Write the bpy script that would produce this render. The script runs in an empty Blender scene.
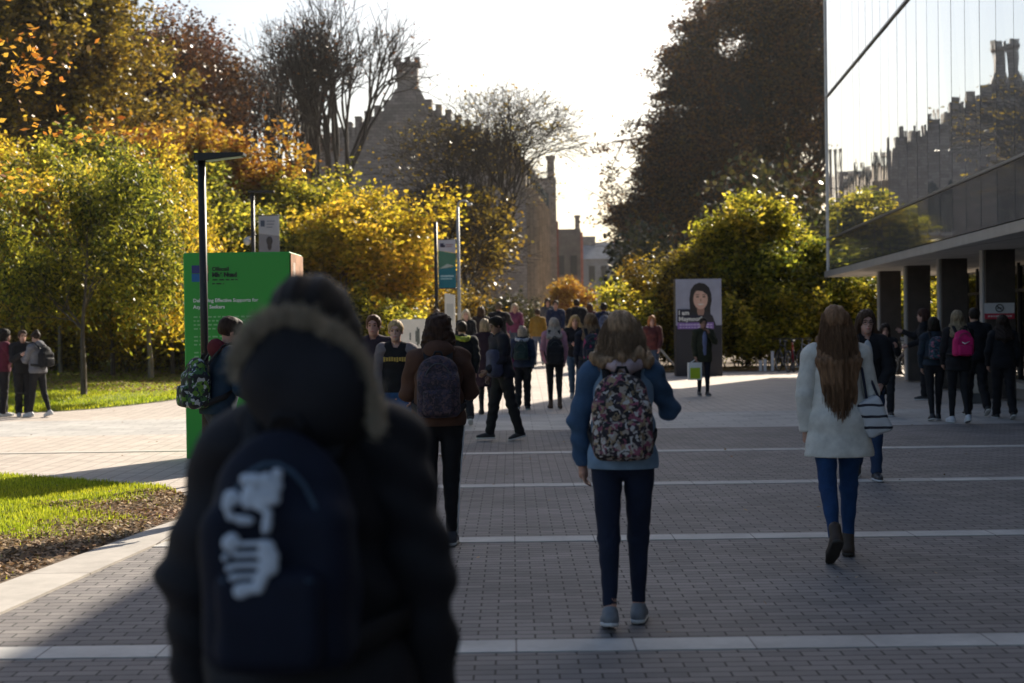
import bpy, math, random
import numpy as np
from mathutils import Vector, Matrix
R = math.radians
SC = bpy.context.scene
COL = SC.collection
FPX, CX, CY, HC = 1500.0, 512.0, 341.5, 1.65

# ---------------------------------------------------------------- camera
PITCH, ROLL = R(0.745), R(0.8)
fwd = Vector((0, math.cos(PITCH), -math.sin(PITCH)))
up0 = Vector((0, math.sin(PITCH), math.cos(PITCH)))
right = Vector((1, 0, 0)) * math.cos(ROLL) - up0 * math.sin(ROLL)
up = right.cross(fwd)
cam_d = bpy.data.cameras.new('camera')
cam = bpy.data.objects.new('camera', cam_d); COL.objects.link(cam)
cam.matrix_world = Matrix((( right.x, up.x, -fwd.x, 0), (right.y, up.y, -fwd.y, 0), (right.z, up.z, -fwd.z, HC), (0, 0, 0, 1)))
cam_d.sensor_width = 36.0; cam_d.sensor_fit = 'HORIZONTAL'
cam_d.lens = FPX / 1024 * 36.0
cam_d.clip_start = 0.1; cam_d.clip_end = 3000
cam_d.dof.use_dof = True; cam_d.dof.focus_distance = 13.0; cam_d.dof.aperture_fstop = 2.4
cam_d.dof.aperture_blades = 9
SC.camera = cam

# ---------------------------------------------------------------- sky, sun, exposure
SUN_AZ, SUN_EL = 29.0, 30.0
w = bpy.data.worlds.new('World'); SC.world = w; w.use_nodes = True
nt = w.node_tree; nt.nodes.clear()
sky = nt.nodes.new('ShaderNodeTexSky'); sky.sky_type = 'NISHITA'; sky.sun_disc = False
sky.sun_elevation = R(SUN_EL); sky.sun_rotation = R(SUN_AZ)
sky.air_density = 1.0; sky.dust_density = 2.5; sky.ozone_density = 1.0
bg = nt.nodes.new('ShaderNodeBackground'); bg.inputs['Strength'].default_value = 0.075
wo = nt.nodes.new('ShaderNodeOutputWorld')
nt.links.new(sky.outputs[0], bg.inputs[0]); nt.links.new(bg.outputs[0], wo.inputs[0])
sun_d = bpy.data.lights.new('sun', 'SUN'); sun_d.energy = 5.0; sun_d.angle = R(0.55); sun_d.color = (1.0, 0.9, 0.74)
sun = bpy.data.objects.new('sun', sun_d); COL.objects.link(sun)
sdir = Vector((math.sin(R(SUN_AZ)) * math.cos(R(SUN_EL)), math.cos(R(SUN_AZ)) * math.cos(R(SUN_EL)), math.sin(R(SUN_EL))))
sun.rotation_euler = (-sdir).to_track_quat('-Z', 'Y').to_euler(); sun.location = (0, 0, 40)
SC.view_settings.view_transform = 'Standard'; SC.view_settings.look = 'None'
SC.view_settings.exposure = 1.0; SC.view_settings.gamma = 1.0
SC.render.engine = 'CYCLES'
SC.cycles.use_denoising = True; SC.cycles.max_bounces = 6; SC.cycles.diffuse_bounces = 3
SC.cycles.transmission_bounces = 5; SC.cycles.transparent_max_bounces = 6; SC.cycles.glossy_bounces = 3
SC.cycles.caustics_reflective = False; SC.cycles.caustics_refractive = False

# ---------------------------------------------------------------- pixels to metres
def ray(px, py):
    return right * ((px - CX) / FPX) + up * ((CY - py) / FPX) + fwd
def at(px, py, D):
    r = ray(px, py); t = D / r.y
    return Vector((r.x * t, D, HC + r.z * t))
def gnd(px, py, z=0.0):
    r = ray(px, py); t = (z - HC) / r.z
    return Vector((r.x * t, r.y * t, z))
def sstep(a, b, x):
    t = np.clip((x - a) / (b - a), 0, 1); return t * t * (3 - 2 * t)
def hz(x, y):            # ground height: the middle walk rises gently towards the castle
    rise = np.clip(y - 28, 0, 17) * 0.04
    return rise * sstep(4.2, 1.6, x) * sstep(-9.0, -5.5, x)
def xat(px, D, py=330): return at(px, py, D).x

# ---------------------------------------------------------------- objects
def tag(o, label=None, cat=None, group=None, kind=None):
    if label: o['label'] = label
    if cat: o['category'] = cat
    if group: o['group'] = group
    if kind: o['kind'] = kind
    return o
def empty(name, loc, rz=0, **k):
    o = bpy.data.objects.new(name, None); COL.objects.link(o); o.location = loc; o.rotation_euler = (0, 0, rz)
    o.empty_display_size = 0.2
    return tag(o, **k)
def mesh_np(name, V, F, smooth=False):
    V = np.asarray(V, dtype=np.float32); F = np.asarray(F, dtype=np.int32)
    me = bpy.data.meshes.new(name)
    n, k = F.shape
    me.vertices.add(len(V)); me.vertices.foreach_set('co', V.ravel())
    me.loops.add(n * k); me.loops.foreach_set('vertex_index', F.ravel())
    me.polygons.add(n); me.polygons.foreach_set('loop_start', np.arange(0, n * k, k, dtype=np.int32))
    me.polygons.foreach_set('loop_total', np.full(n, k, dtype=np.int32))
    if smooth: me.polygons.foreach_set('use_smooth', np.ones(n, dtype=bool))
    me.update(calc_edges=True)
    return me
def link(name, me, mat, parent=None, **k):
    o = bpy.data.objects.new(name, me); COL.objects.link(o)
    if mat is not None:
        for m in (mat if isinstance(mat, (list, tuple)) else [mat]): me.materials.append(m)
    if parent is not None: o.parent = parent
    return tag(o, **k)

class MB:
    """mesh builder: collects simple shapes"""
    def __init__(s): s.v = []; s.f = []; s.m = []; s.mi = 0; s.sm = []
    def add(s, vs, fs, smooth=False):
        b = len(s.v); s.v += [tuple(v) for v in vs]
        for f in fs: s.f.append(tuple(i + b for i in f)); s.m.append(s.mi); s.sm.append(smooth)
    def box(s, c, d, rz=0, bev=0.0, M=None):
        x, y, z = d[0] / 2, d[1] / 2, d[2] / 2
        if bev > 0:
            b = min(bev, x * .9, y * .9, z * .9); vs = []; idx = {}
            for sx in (-1, 1):
                for sy in (-1, 1):
                    for sz in (-1, 1):
                        for ax in range(3):
                            p = [sx * x, sy * y, sz * z]
                            for a2 in range(3):
                                if a2 != ax: p[a2] -= (sx, sy, sz)[a2] * b
                            idx[(sx, sy, sz, ax)] = len(vs); vs.append(p)
            fs = []
            for ax in range(3):
                o1, o2 = [a for a in range(3) if a != ax]
                for sg in (-1, 1):
                    q = []
                    for (u, v) in ((-1, -1), (1, -1), (1, 1), (-1, 1)):
                        k = [0, 0, 0]; k[ax] = sg; k[o1] = u; k[o2] = v; q.append(idx[tuple(k) + (ax,)])
                    fs.append(q if (sg > 0) == (ax != 1) else q[::-1])
            for ax in range(3):           # bevel strips along axis ax
                o1, o2 = [a for a in range(3) if a != ax]
                for u in (-1, 1):
                    for v in (-1, 1):
                        k0 = [0, 0, 0]; k1 = [0, 0, 0]; k0[ax] = -1; k1[ax] = 1
                        k0[o1] = k1[o1] = u; k0[o2] = k1[o2] = v
                        fs.append([idx[tuple(k0) + (o1,)], idx[tuple(k1) + (o1,)], idx[tuple(k1) + (o2,)], idx[tuple(k0) + (o2,)]])
            for sx in (-1, 1):
                for sy in (-1, 1):
                    for sz in (-1, 1): fs.append([idx[(sx, sy, sz, a)] for a in range(3)])
        else:
            vs = [(-x, -y, -z), (x, -y, -z), (x, y, -z), (-x, y, -z), (-x, -y, z), (x, -y, z), (x, y, z), (-x, y, z)]
            fs = [(0, 3, 2, 1), (4, 5, 6, 7), (0, 1, 5, 4), (1, 2, 6, 5), (2, 3, 7, 6), (3, 0, 4, 7)]
        ca, sa = math.cos(rz), math.sin(rz)
        if M is not None: vs = [M @ Vector(p) for p in vs]
        else: vs = [(c[0] + p[0] * ca - p[1] * sa, c[1] + p[0] * sa + p[1] * ca, c[2] + p[2]) for p in vs]
        s.add(vs, fs); return s
    def tube(s, pts, r, n=8, cap=True):
        pts = [Vector(p) for p in pts]; rr = r if isinstance(r, (list, tuple)) else [r] * len(pts)
        b = len(s.v); prev = None
        for i, p in enumerate(pts):
            d = (pts[min(i + 1, len(pts) - 1)] - pts[max(i - 1, 0)]).normalized()
            if prev is None: a = d.orthogonal().normalized()
            else: a = (prev - d * prev.dot(d)).normalized()
            prev = a; c = d.cross(a)
            for k in range(n):
                t = 2 * math.pi * k / n
                s.v.append(tuple(p + (a * math.cos(t) + c * math.sin(t)) * rr[i]))
        for i in range(len(pts) - 1):
            for k in range(n):
                k2 = (k + 1) % n
                s.f.append((b + i * n + k, b + i * n + k2, b + (i + 1) * n + k2, b + (i + 1) * n + k)); s.m.append(s.mi); s.sm.append(True)
        if cap:
            s.f.append(tuple(b + k for k in range(n))[::-1]); s.m.append(s.mi); s.sm.append(False)
            s.f.append(tuple(b + (len(pts) - 1) * n + k for k in range(n))); s.m.append(s.mi); s.sm.append(False)
        return s
    def ring(s, c, axis, rad, r, n=24, k=6):
        c = Vector(c); ax = Vector(axis).normalized(); a = ax.orthogonal().normalized(); b2 = ax.cross(a); b = len(s.v)
        for i in range(n):
            t = 2 * math.pi * i / n; e = a * math.cos(t) + b2 * math.sin(t)
            for j in range(k):
                u = 2 * math.pi * j / k; s.v.append(tuple(c + e * (rad + r * math.cos(u)) + ax * r * math.sin(u)))
        for i in range(n):
            for j in range(k):
                i2, j2 = (i + 1) % n, (j + 1) % k
                s.f.append((b + i * k + j, b + i2 * k + j, b + i2 * k + j2, b + i * k + j2)); s.m.append(s.mi); s.sm.append(True)
        return s
    def ell(s, c, r, nu=12, nv=8):
        b = len(s.v)
        for i in range(nv + 1):
            ph = math.pi * i / nv
            for j in range(nu):
                th = 2 * math.pi * j / nu
                s.v.append((c[0] + r[0] * math.sin(ph) * math.cos(th), c[1] + r[1] * math.sin(ph) * math.sin(th), c[2] + r[2] * math.cos(ph)))
        for i in range(nv):
            for j in range(nu):
                j2 = (j + 1) % nu
                s.f.append((b + i * nu + j, b + (i + 1) * nu + j, b + (i + 1) * nu + j2, b + i * nu + j2)); s.m.append(s.mi); s.sm.append(True)
        return s
    def poly(s, vs): s.add(vs, [tuple(range(len(vs)))]); return s
    def extr(s, pts, off):
        """closed prism of a polygon along off"""
        off = Vector(off); n = len(pts); a = [Vector(p) for p in pts]; b = [p + off for p in a]
        s.add(a + b, [tuple(range(n))[::-1], tuple(range(n, 2 * n))] + [(i, (i + 1) % n, n + (i + 1) % n, n + i) for i in range(n)]); return s
    def build(s, name, mat, parent=None, **k):
        me = bpy.data.meshes.new(name); me.from_pydata(s.v, [], s.f)
        me.polygons.foreach_set('material_index', s.m); me.polygons.foreach_set('use_smooth', s.sm); me.update()
        return link(name, me, mat, parent, **k)

# ---------------------------------------------------------------- materials
def newmat(name):
    m = bpy.data.materials.new(name); m.use_nodes = True
    b = m.node_tree.nodes['Principled BSDF']; return m, m.node_tree, b
def N(nt, t, **k):
    n = nt.nodes.new('ShaderNode' + t)
    for a, v in k.items():
        if a in n.inputs.keys(): n.inputs[a].default_value = v
        else: setattr(n, a, v)
    return n
def ramp(nt, fac, stops, interp='LINEAR'):
    r = N(nt, 'ValToRGB'); r.color_ramp.interpolation = interp
    e = r.color_ramp.elements
    while len(e) < len(stops): e.new(0.5)
    for i, (p, c) in enumerate(stops): e[i].position = p; e[i].color = (*c, 1) if len(c) == 3 else c
    nt.links.new(fac, r.inputs[0]); return r
def coords(nt, scale=(1, 1, 1), kind='Object'):
    tc = N(nt, 'TexCoord'); mp = N(nt, 'Mapping'); mp.inputs['Scale'].default_value = scale
    nt.links.new(tc.outputs[kind], mp.inputs['Vector']); return mp.outputs[0]
def bump(nt, h, b, strength=0.3, dist=0.01):
    bp = N(nt, 'Bump'); bp.inputs['Strength'].default_value = strength; bp.inputs['Distance'].default_value = dist
    nt.links.new(h, bp.inputs['Height']); nt.links.new(bp.outputs[0], b.inputs['Normal'])
MC = {}
def cloth(c, rough=0.85, var=0.25, scale=30, sheen=0.0):
    key = ('cloth', c, rough, var, scale)
    if key in MC: return MC[key]
    m, t, b = newmat('cloth'); v = coords(t)
    n = N(t, 'TexNoise', Scale=scale * .25, Detail=6.0, Roughness=0.65); t.links.new(v, n.inputs['Vector'])
    lo = tuple(x * (1 - var) for x in c); hi = tuple(min(1, x * (1 + var)) for x in c)
    r = ramp(t, n.outputs[0], [(0.3, lo), (0.7, hi)]); t.links.new(r.outputs[0], b.inputs['Base Color'])
    n2 = N(t, 'TexNoise', Scale=float(scale) * 8, Detail=2.0); t.links.new(v, n2.inputs['Vector'])
    bump(t, n2.outputs[0], b, 0.35, 0.002)
    b.inputs['Roughness'].default_value = rough; b.inputs['Specular IOR Level'].default_value = 0.25
    b.inputs['Sheen Weight'].default_value = sheen
    MC[key] = m; return m
def plain(c, rough=0.6, metal=0.0, spec=0.5, var=0.08, scale=3.0):
    key = ('plain', c, rough, metal, spec, var, scale)
    if key in MC: return MC[key]
    m, t, b = newmat('paint'); v = coords(t)
    n = N(t, 'TexNoise', Scale=scale, Detail=7.0, Roughness=0.6); t.links.new(v, n.inputs['Vector'])
    lo = tuple(x * (1 - var) for x in c); hi = tuple(min(1, x * (1 + var)) for x in c)
    r = ramp(t, n.outputs[0], [(0.35, lo), (0.65, hi)]); t.links.new(r.outputs[0], b.inputs['Base Color'])
    b.inputs['Roughness'].default_value = rough; b.inputs['Metallic'].default_value = metal; b.inputs['Specular IOR Level'].default_value = spec
    MC[key] = m; return m
def pattern(cols, scale=25, smooth=False, rough=0.8, rnd=1.0):
    """blotchy printed fabric: a voronoi / noise mix stepped through the given colours"""
    key = ('pat', tuple(cols), scale)
    if key in MC: return MC[key]
    m, t, b = newmat('printed_fabric'); v = coords(t)
    n = N(t, 'TexNoise', Scale=scale * .8, Detail=2.0); t.links.new(v, n.inputs['Vector'])
    mx = N(t, 'VectorMath', operation='SCALE'); mx.inputs['Scale'].default_value = 0.06; t.links.new(n.outputs['Color'], mx.inputs[0])
    ad = N(t, 'VectorMath', operation='ADD'); t.links.new(v, ad.inputs[0]); t.links.new(mx.outputs[0], ad.inputs[1])
    vo = N(t, 'TexVoronoi', Scale=float(scale)); t.links.new(ad.outputs[0], vo.inputs['Vector'])
    sp = N(t, 'SeparateColor'); t.links.new(vo.outputs['Color'], sp.inputs[0])
    k = len(cols); r = ramp(t, sp.outputs[0], [(i / k, c) for i, c in enumerate(cols)], 'CONSTANT')
    t.links.new(r.outputs[0], b.inputs['Base Color']); b.inputs['Roughness'].default_value = rough
    n2 = N(t, 'TexNoise', Scale=300.0); t.links.new(v, n2.inputs['Vector']); bump(t, n2.outputs[0], b, 0.3, 0.002)
    MC[key] = m; return m
def skin(c=(0.46, 0.27, 0.2)):
    key = ('skin', c)
    if key in MC: return MC[key]
    m, t, b = newmat('skin'); v = coords(t)
    n = N(t, 'TexNoise', Scale=22.0, Detail=5.0); t.links.new(v, n.inputs['Vector'])
    r = ramp(t, n.outputs[0], [(0.3, tuple(x * .85 for x in c)), (0.7, (min(1, c[0] * 1.12), c[1], c[2]))]); t.links.new(r.outputs[0], b.inputs['Base Color'])
    b.inputs['Roughness'].default_value = 0.5; b.inputs['Subsurface Weight'].default_value = 0.15
    b.inputs['Subsurface Radius'].default_value = (0.02, 0.008, 0.004); b.inputs['Subsurface Scale'].default_value = 0.5
    MC[key] = m; return m
def hairmat(c, streak=60, axis=2):
    key = ('hair', c)
    if key in MC: return MC[key]
    m, t, b = newmat('hair'); sc = [float(streak)] * 3; sc[axis] = 4.0; v = coords(t, tuple(sc))
    n = N(t, 'TexNoise', Scale=1.0, Detail=4.0, Roughness=0.7); t.links.new(v, n.inputs['Vector'])
    r = ramp(t, n.outputs[0], [(0.3, tuple(x * .45 for x in c)), (0.7, tuple(min(1, x * 1.5) for x in c))]); t.links.new(r.outputs[0], b.inputs['Base Color'])
    b.inputs['Roughness'].default_value = 0.6; b.inputs['Specular IOR Level'].default_value = 0.12
    bump(t, n.outputs[0], b, 0.6, 0.006)
    MC[key] = m; return m
def leafmat(cols, trans=0.55, rough=0.38):
    m, t, b = newmat('leaves')
    g = N(t, 'NewGeometry'); r = ramp(t, g.outputs['Random Per Island'], [(i / max(1, len(cols) - 1), c) for i, c in enumerate(cols)])
    v = coords(t); n = N(t, 'TexNoise', Scale=0.55, Detail=2.0); t.links.new(v, n.inputs['Vector'])
    hs = N(t, 'HueSaturation'); mr = N(t, 'MapRange'); mr.inputs['From Min'].default_value = 0.3; mr.inputs['From Max'].default_value = 0.7
    mr.inputs['To Min'].default_value = 0.485; mr.inputs['To Max'].default_value = 0.52
    t.links.new(n.outputs[0], mr.inputs[0]); t.links.new(mr.outputs[0], hs.inputs['Hue']); t.links.new(r.outputs[0], hs.inputs['Color'])
    t.links.new(hs.outputs[0], b.inputs['Base Color']); b.inputs['Roughness'].default_value = rough; b.inputs['Specular IOR Level'].default_value = 0.38
    tr = N(t, 'BsdfTranslucent'); t.links.new(hs.outputs[0], tr.inputs['Color'])
    mx = N(t, 'MixShader'); mx.inputs[0].default_value = trans
    t.links.new(b.outputs[0], mx.inputs[1]); t.links.new(tr.outputs[0], mx.inputs[2])
    t.links.new(mx.outputs[0], t.nodes['Material Output'].inputs['Surface']); return m
def bark(c=(0.09, 0.07, 0.055)):
    key = ('bark', c)
    if key in MC: return MC[key]
    m, t, b = newmat('bark'); v = coords(t, (6, 6, 1.6))
    n = N(t, 'TexNoise', Scale=3.0, Detail=8.0, Roughness=0.7); t.links.new(v, n.inputs['Vector'])
    r = ramp(t, n.outputs[0], [(0.3, tuple(x * .5 for x in c)), (0.7, tuple(x * 1.5 for x in c))]); t.links.new(r.outputs[0], b.inputs['Base Color'])
    b.inputs['Roughness'].default_value = 0.9; bump(t, n.outputs[0], b, 0.7, 0.03); MC[key] = m; return m
def bricks(name, c1, c2, mortar, bw, bh, ms, scale=1.0, kind='Object', off=0.5, nscale=1.2, nvar=0.35, rough=0.8, bstr=0.5, rot=None, spots=True):
    m, t, b = newmat(name); v = coords(t, (1, 1, 1), kind)
    if rot is not None: v.node.inputs['Rotation'].default_value = rot
    br = N(t, 'TexBrick'); br.offset = off
    br.inputs['Scale'].default_value = scale; br.inputs['Brick Width'].default_value = bw; br.inputs['Row Height'].default_value = bh
    br.inputs['Mortar Size'].default_value = ms; br.inputs['Mortar Smooth'].default_value = 0.3; br.inputs['Bias'].default_value = 0.0
    br.inputs['Color1'].default_value = (*c1, 1); br.inputs['Color2'].default_value = (*c2, 1); br.inputs['Mortar'].default_value = (*mortar, 1)
    t.links.new(v, br.inputs['Vector'])
    n = N(t, 'TexNoise', Scale=nscale, Detail=9.0, Roughness=0.7); t.links.new(v, n.inputs['Vector'])
    r = ramp(t, n.outputs[0], [(0.25, (1 - nvar,) * 3), (0.75, (1 + nvar * .4,) * 3)])
    mx = N(t, 'Mix', data_type='RGBA', blend_type='MULTIPLY'); mx.inputs[0].default_value = 1.0
    t.links.new(br.outputs['Color'], mx.inputs[6]); t.links.new(r.outputs[0], mx.inputs[7]); last = mx.outputs[2]
    if spots:
        vo = N(t, 'TexVoronoi', Scale=1.7); t.links.new(v, vo.inputs['Vector'])
        r2 = ramp(t, vo.outputs['Distance'], [(0.018, (0.45,) * 3), (0.034, (1, 1, 1))])
        m2 = N(t, 'Mix', data_type='RGBA', blend_type='MULTIPLY'); m2.inputs[0].default_value = 0.7
        t.links.new(last, m2.inputs[6]); t.links.new(r2.outputs[0], m2.inputs[7]); last = m2.outputs[2]
    t.links.new(last, b.inputs['Base Color']); b.inputs['Roughness'].default_value = rough
    inv = N(t, 'Math', operation='SUBTRACT'); inv.inputs[0].default_value = 1.0; t.links.new(br.outputs['Fac'], inv.inputs[1])
    bump(t, inv.outputs[0], b, bstr, 0.006); return m

# ================================================================ THE GROUND
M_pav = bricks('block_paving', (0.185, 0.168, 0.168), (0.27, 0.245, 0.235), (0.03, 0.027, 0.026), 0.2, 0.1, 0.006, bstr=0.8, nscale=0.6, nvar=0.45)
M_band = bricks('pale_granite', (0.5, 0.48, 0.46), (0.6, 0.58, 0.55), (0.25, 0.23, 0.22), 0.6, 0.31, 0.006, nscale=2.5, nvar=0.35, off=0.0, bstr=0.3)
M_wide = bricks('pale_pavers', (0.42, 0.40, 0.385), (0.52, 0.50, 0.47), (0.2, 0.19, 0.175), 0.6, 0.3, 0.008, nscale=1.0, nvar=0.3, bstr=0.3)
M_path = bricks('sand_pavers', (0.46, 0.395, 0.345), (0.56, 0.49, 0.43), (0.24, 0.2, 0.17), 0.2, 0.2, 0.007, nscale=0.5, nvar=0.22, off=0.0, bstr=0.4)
M_kerb = bricks('kerb_stone', (0.46, 0.42, 0.38), (0.54, 0.5, 0.45), (0.15, 0.13, 0.12), 0.9, 5.0, 0.008, nscale=3.0, nvar=0.3, off=0.0, bstr=0.3)
M_soil, t_, b_ = newmat('leafy_soil'); v_ = coords(t_)
n_ = N(t_, 'TexNoise', Scale=9.0, Detail=10.0, Roughness=0.75); t_.links.new(v_, n_.inputs['Vector'])
r_ = ramp(t_, n_.outputs[0], [(0.3, (0.05, 0.036, 0.026)), (0.55, (0.17, 0.12, 0.08)), (0.75, (0.3, 0.21, 0.13))]); t_.links.new(r_.outputs[0], b_.inputs['Base Color'])
b_.inputs['Roughness'].default_value = 0.95; bump(t_, n_.outputs[0], b_, 0.8, 0.04)
M_turf, t_, b_ = newmat('turf'); v_ = coords(t_)
n_ = N(t_, 'TexNoise', Scale=2.2, Detail=10.0, Roughness=0.7); t_.links.new(v_, n_.inputs['Vector'])
r_ = ramp(t_, n_.outputs[0], [(0.3, (0.08, 0.11, 0.015)), (0.55, (0.17, 0.20, 0.025)), (0.8, (0.26, 0.26, 0.05))]); t_.links.new(r_.outputs[0], b_.inputs['Base Color'])
b_.inputs['Roughness'].default_value = 0.95; bump(t_, n_.outputs[0], b_, 0.8, 0.05)

M_sill = plain((.5, .46, .41), .8)
def ground_sheet(name, x0, x1, y0, y1, dz, mat, nx=2, ny=2, zf=hz, **k):
    xs = np.linspace(x0, x1, nx); ys = np.linspace(y0, y1, ny); X, Y = np.meshgrid(xs, ys)
    Z = zf(X, Y) + dz; V = np.stack([X, Y, Z], -1).reshape(-1, 3)
    i = np.arange(ny - 1)[:, None] * nx + np.arange(nx - 1)[None, :]
    F = np.stack([i, i + 1, i + 1 + nx, i + nx], -1).reshape(-1, 4)
    return link(name, mesh_np(name, V, F), mat, kind='structure', **k)
ground_sheet('ground', -900, 900, -60, 1500, -0.06, M_soil, 2, 2, zf=lambda x, y: x * 0)
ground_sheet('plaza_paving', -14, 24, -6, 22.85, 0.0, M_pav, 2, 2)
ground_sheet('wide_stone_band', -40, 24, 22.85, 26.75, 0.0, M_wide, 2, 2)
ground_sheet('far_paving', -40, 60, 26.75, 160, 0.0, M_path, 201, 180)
DL = [0.15, 3.85, 7.60, 11.35, 15.10, 18.85]
for i, D in enumerate(DL):
    MB().box((4, D, 0.002), (30, 0.27, 0.008)).build('paving_line', M_band, kind='structure')
# the left side walk, beyond the bed of grass
mb = MB()
mb.poly([(-40, 16.6, .009), (-5.9, 16.6, .009), (-3.4, 14.6, .009), (-3.25, 14.9, .009), (-1.9, 22.85, .009), (-40, 22.85, .009)])
mb.build('side_walk', M_path, kind='structure')
mb = MB(); mb.box((-16, 19.6, .012), (28, .2, .012), R(1.0)); mb.build('pale_line_in_side_walk', M_sill, kind='structure')
# kerb band of stone beside the bed
K = [gnd(-120, 652), gnd(0, 586), gnd(160, 527), gnd(205, 512)]
K2 = [gnd(-120, 690), gnd(0, 615), gnd(153, 547), gnd(215, 522)]
def kerbz(p, z): return (p.x, p.y, z)
mb = MB()
for i in range(3):
    mb.extr([kerbz(K[i], -.02), kerbz(K2[i], -.02), kerbz(K2[i + 1], -.02), kerbz(K[i + 1], -.02)], (0, 0, .035))
ko = mb.build('kerb_stones', M_kerb, kind='structure')
apex = (-3.05, 14.2)
bed = [(K[0].x, K[0].y), (K[1].x, K[1].y), (K[2].x, K[2].y), (K[3].x, K[3].y), apex, (-3.6, 15.4), (-5.8, 16.9), (-14, 18.5), (-14, 6)]
MB().poly([(x, y, .012) for x, y in bed]).build('planting_bed', M_soil, kind='structure')

def in_poly(P, poly):
    x, y = P[:, 0], P[:, 1]; ins = np.zeros(len(P), bool); n = len(poly)
    for i in range(n):
        x1, y1 = poly[i]; x2, y2 = poly[(i + 1) % n]
        c = ((y1 > y) != (y2 > y)) & (x < (x2 - x1) * (y - y1) / (y2 - y1 + 1e-12) + x1); ins ^= c
    return ins
def blades(name, P, h, wd, mat, lean=0.6, seed=0, zf=hz, z0=0.01, **k):
    r = np.random.default_rng(seed); n = len(P); a = r.uniform(0, 2 * np.pi, n); hh = h * r.uniform(.5, 1.3, n); l = lean * hh * r.uniform(0, 1, n); b = r.uniform(0, 2 * np.pi, n)
    base = np.stack([P[:, 0], P[:, 1], zf(P[:, 0], P[:, 1]) + z0], 1)
    s = np.stack([np.cos(a), np.sin(a), a * 0], 1) * wd
    tip = base + np.stack([np.cos(b) * l, np.sin(b) * l, hh], 1)
    V = np.stack([base - s, base + s, tip], 1).reshape(-1, 3); F = np.arange(3 * n).reshape(-1, 3)
    return link(name, mesh_np(name, V, F), mat, kind='stuff', **k)
M_grass = leafmat([(0.16, 0.21, 0.012), (0.38, 0.43, 0.02), (0.56, 0.56, 0.05)], 0.6)
rg = np.random.default_rng(3)
# grass of the near bed: thins out towards the kerb
P = np.stack([rg.uniform(-14, -2.9, 260000), rg.uniform(8, 18.2, 260000)], 1)
P = P[in_poly(P, bed)]
kv = np.array([K[1].x, K[1].y]); kd = np.array([K[3].x - K[1].x, K[3].y - K[1].y]); kd /= np.linalg.norm(kd)
dist = -((P[:, 0] - kv[0]) * kd[1] - (P[:, 1] - kv[1]) * kd[0])
edge = 1.15 + 0.35 * np.sin(P[:, 1] * 1.9) + 0.2 * np.sin(P[:, 1] * 5.1 + P[:, 0] * 3) + rg.normal(0, .14, len(P)) - 0.07 * (P[:, 1] - 9)
ok = (dist > edge) | (rg.random(len(P)) < 0.012)
blades('grass', P[ok], 0.045, 0.006, M_grass, seed=1)
off_ = np.array([-kd[1], kd[0]]) * 1.45
MB().poly([(K[0].x + off_[0], K[0].y + off_[1], .016), (K[2].x + off_[0] + .1, K[2].y + off_[1], .016), (apex[0] - .6, apex[1] + .25, .016), (-3.75, 15.3, .016), (-5.8, 16.8, .016), (-14, 18.4, .016), (-14, 8, .016)]).build('turf', M_turf, kind='structure')
# fallen leaves in the bed
M_litter = leafmat([(0.05, 0.03, 0.015), (0.26, 0.16, 0.07), (0.50, 0.34, 0.20), (0.2, 0.1, 0.05)], 0.25, 0.7)
def litter(name, P, s, mat, seed=0, z0=.02, zf=hz):
    r = np.random.default_rng(seed); n = len(P); a = r.uniform(0, 6.28, n)
    u = np.stack([np.cos(a), np.sin(a), r.normal(0, .35, n)], 1) * (s * r.uniform(.5, 1.2, n))[:, None]
    v = np.stack([-np.sin(a), np.cos(a), r.normal(0, .35, n)], 1) * (s * .6 * r.uniform(.5, 1.2, n))[:, None]
    c = np.stack([P[:, 0], P[:, 1], zf(P[:, 0], P[:, 1]) + z0 + r.uniform(0, .02, n)], 1)
    V = np.stack([c - u, c - v, c + u, c + v], 1).reshape(-1, 3); F = np.arange(4 * n).reshape(-1, 4)
    return link(name, mesh_np(name, V, F), mat, kind='stuff')
Q = P[(dist < edge + .3) & (dist > .03)]
litter('fallen_leaves', Q[:9000], .028, M_litter, 5)
P2 = np.stack([rg.uniform(-14, 14, 420), rg.uniform(5, 30, 420)], 1)
litter('scattered_leaves', P2, .022, M_litter, 6, .012)

# lawn behind, left
lawn = [(-60, 30.5), (-8.9, 29.6), (-7.2, 31.4), (-6.0, 36), (-5.2, 44), (-5.4, 60), (-60, 60)]
def hl(x, y): return np.clip(y - 31, 0, 12) * 0.045 + hz(x, y)
xs = np.linspace(0, 1, 24); V = []; F = []
LA = [(-60, 29.5), (-10.6, 28.6), (-8.9, 29.8), (-7.3, 32.0), (-6.2, 36), (-5.6, 44), (-5.6, 60)]
LA2 = []
for i in range(len(LA) - 1):
    for k in range(8):
        t = k / 8; LA2.append((LA[i][0] * (1 - t) + LA[i + 1][0] * t, LA[i][1] * (1 - t) + LA[i + 1][1] * t))
LA2.append(LA[-1])
for (x, y) in LA2:
    for t in xs:
        X = x * (1 - t) + (-60) * t * 1.0; Y = y * (1 - t) + 60 * t; 
        d = math.hypot(X - x, Y - y)
        V.append((X, Y, .012 + min(d, 8) * 0.05 + float(hz(X, Y)) ))
n_ = len(xs)
for i in range(len(LA2) - 1):
    for j in range(n_ - 1): F.append((i * n_ + j, i * n_ + j + 1, (i + 1) * n_ + j + 1, (i + 1) * n_ + j))
link('lawn', mesh_np('lawn', V, F, True), M_turf, kind='structure')
lawnpoly = LA + [(-60, 60)]
P = np.stack([rg.uniform(-24, -5.6, 200000), rg.uniform(28.6, 48, 200000)], 1); P = P[in_poly(P, LA + [(-60, 60)])]
LAa = np.array(LA2)
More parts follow.
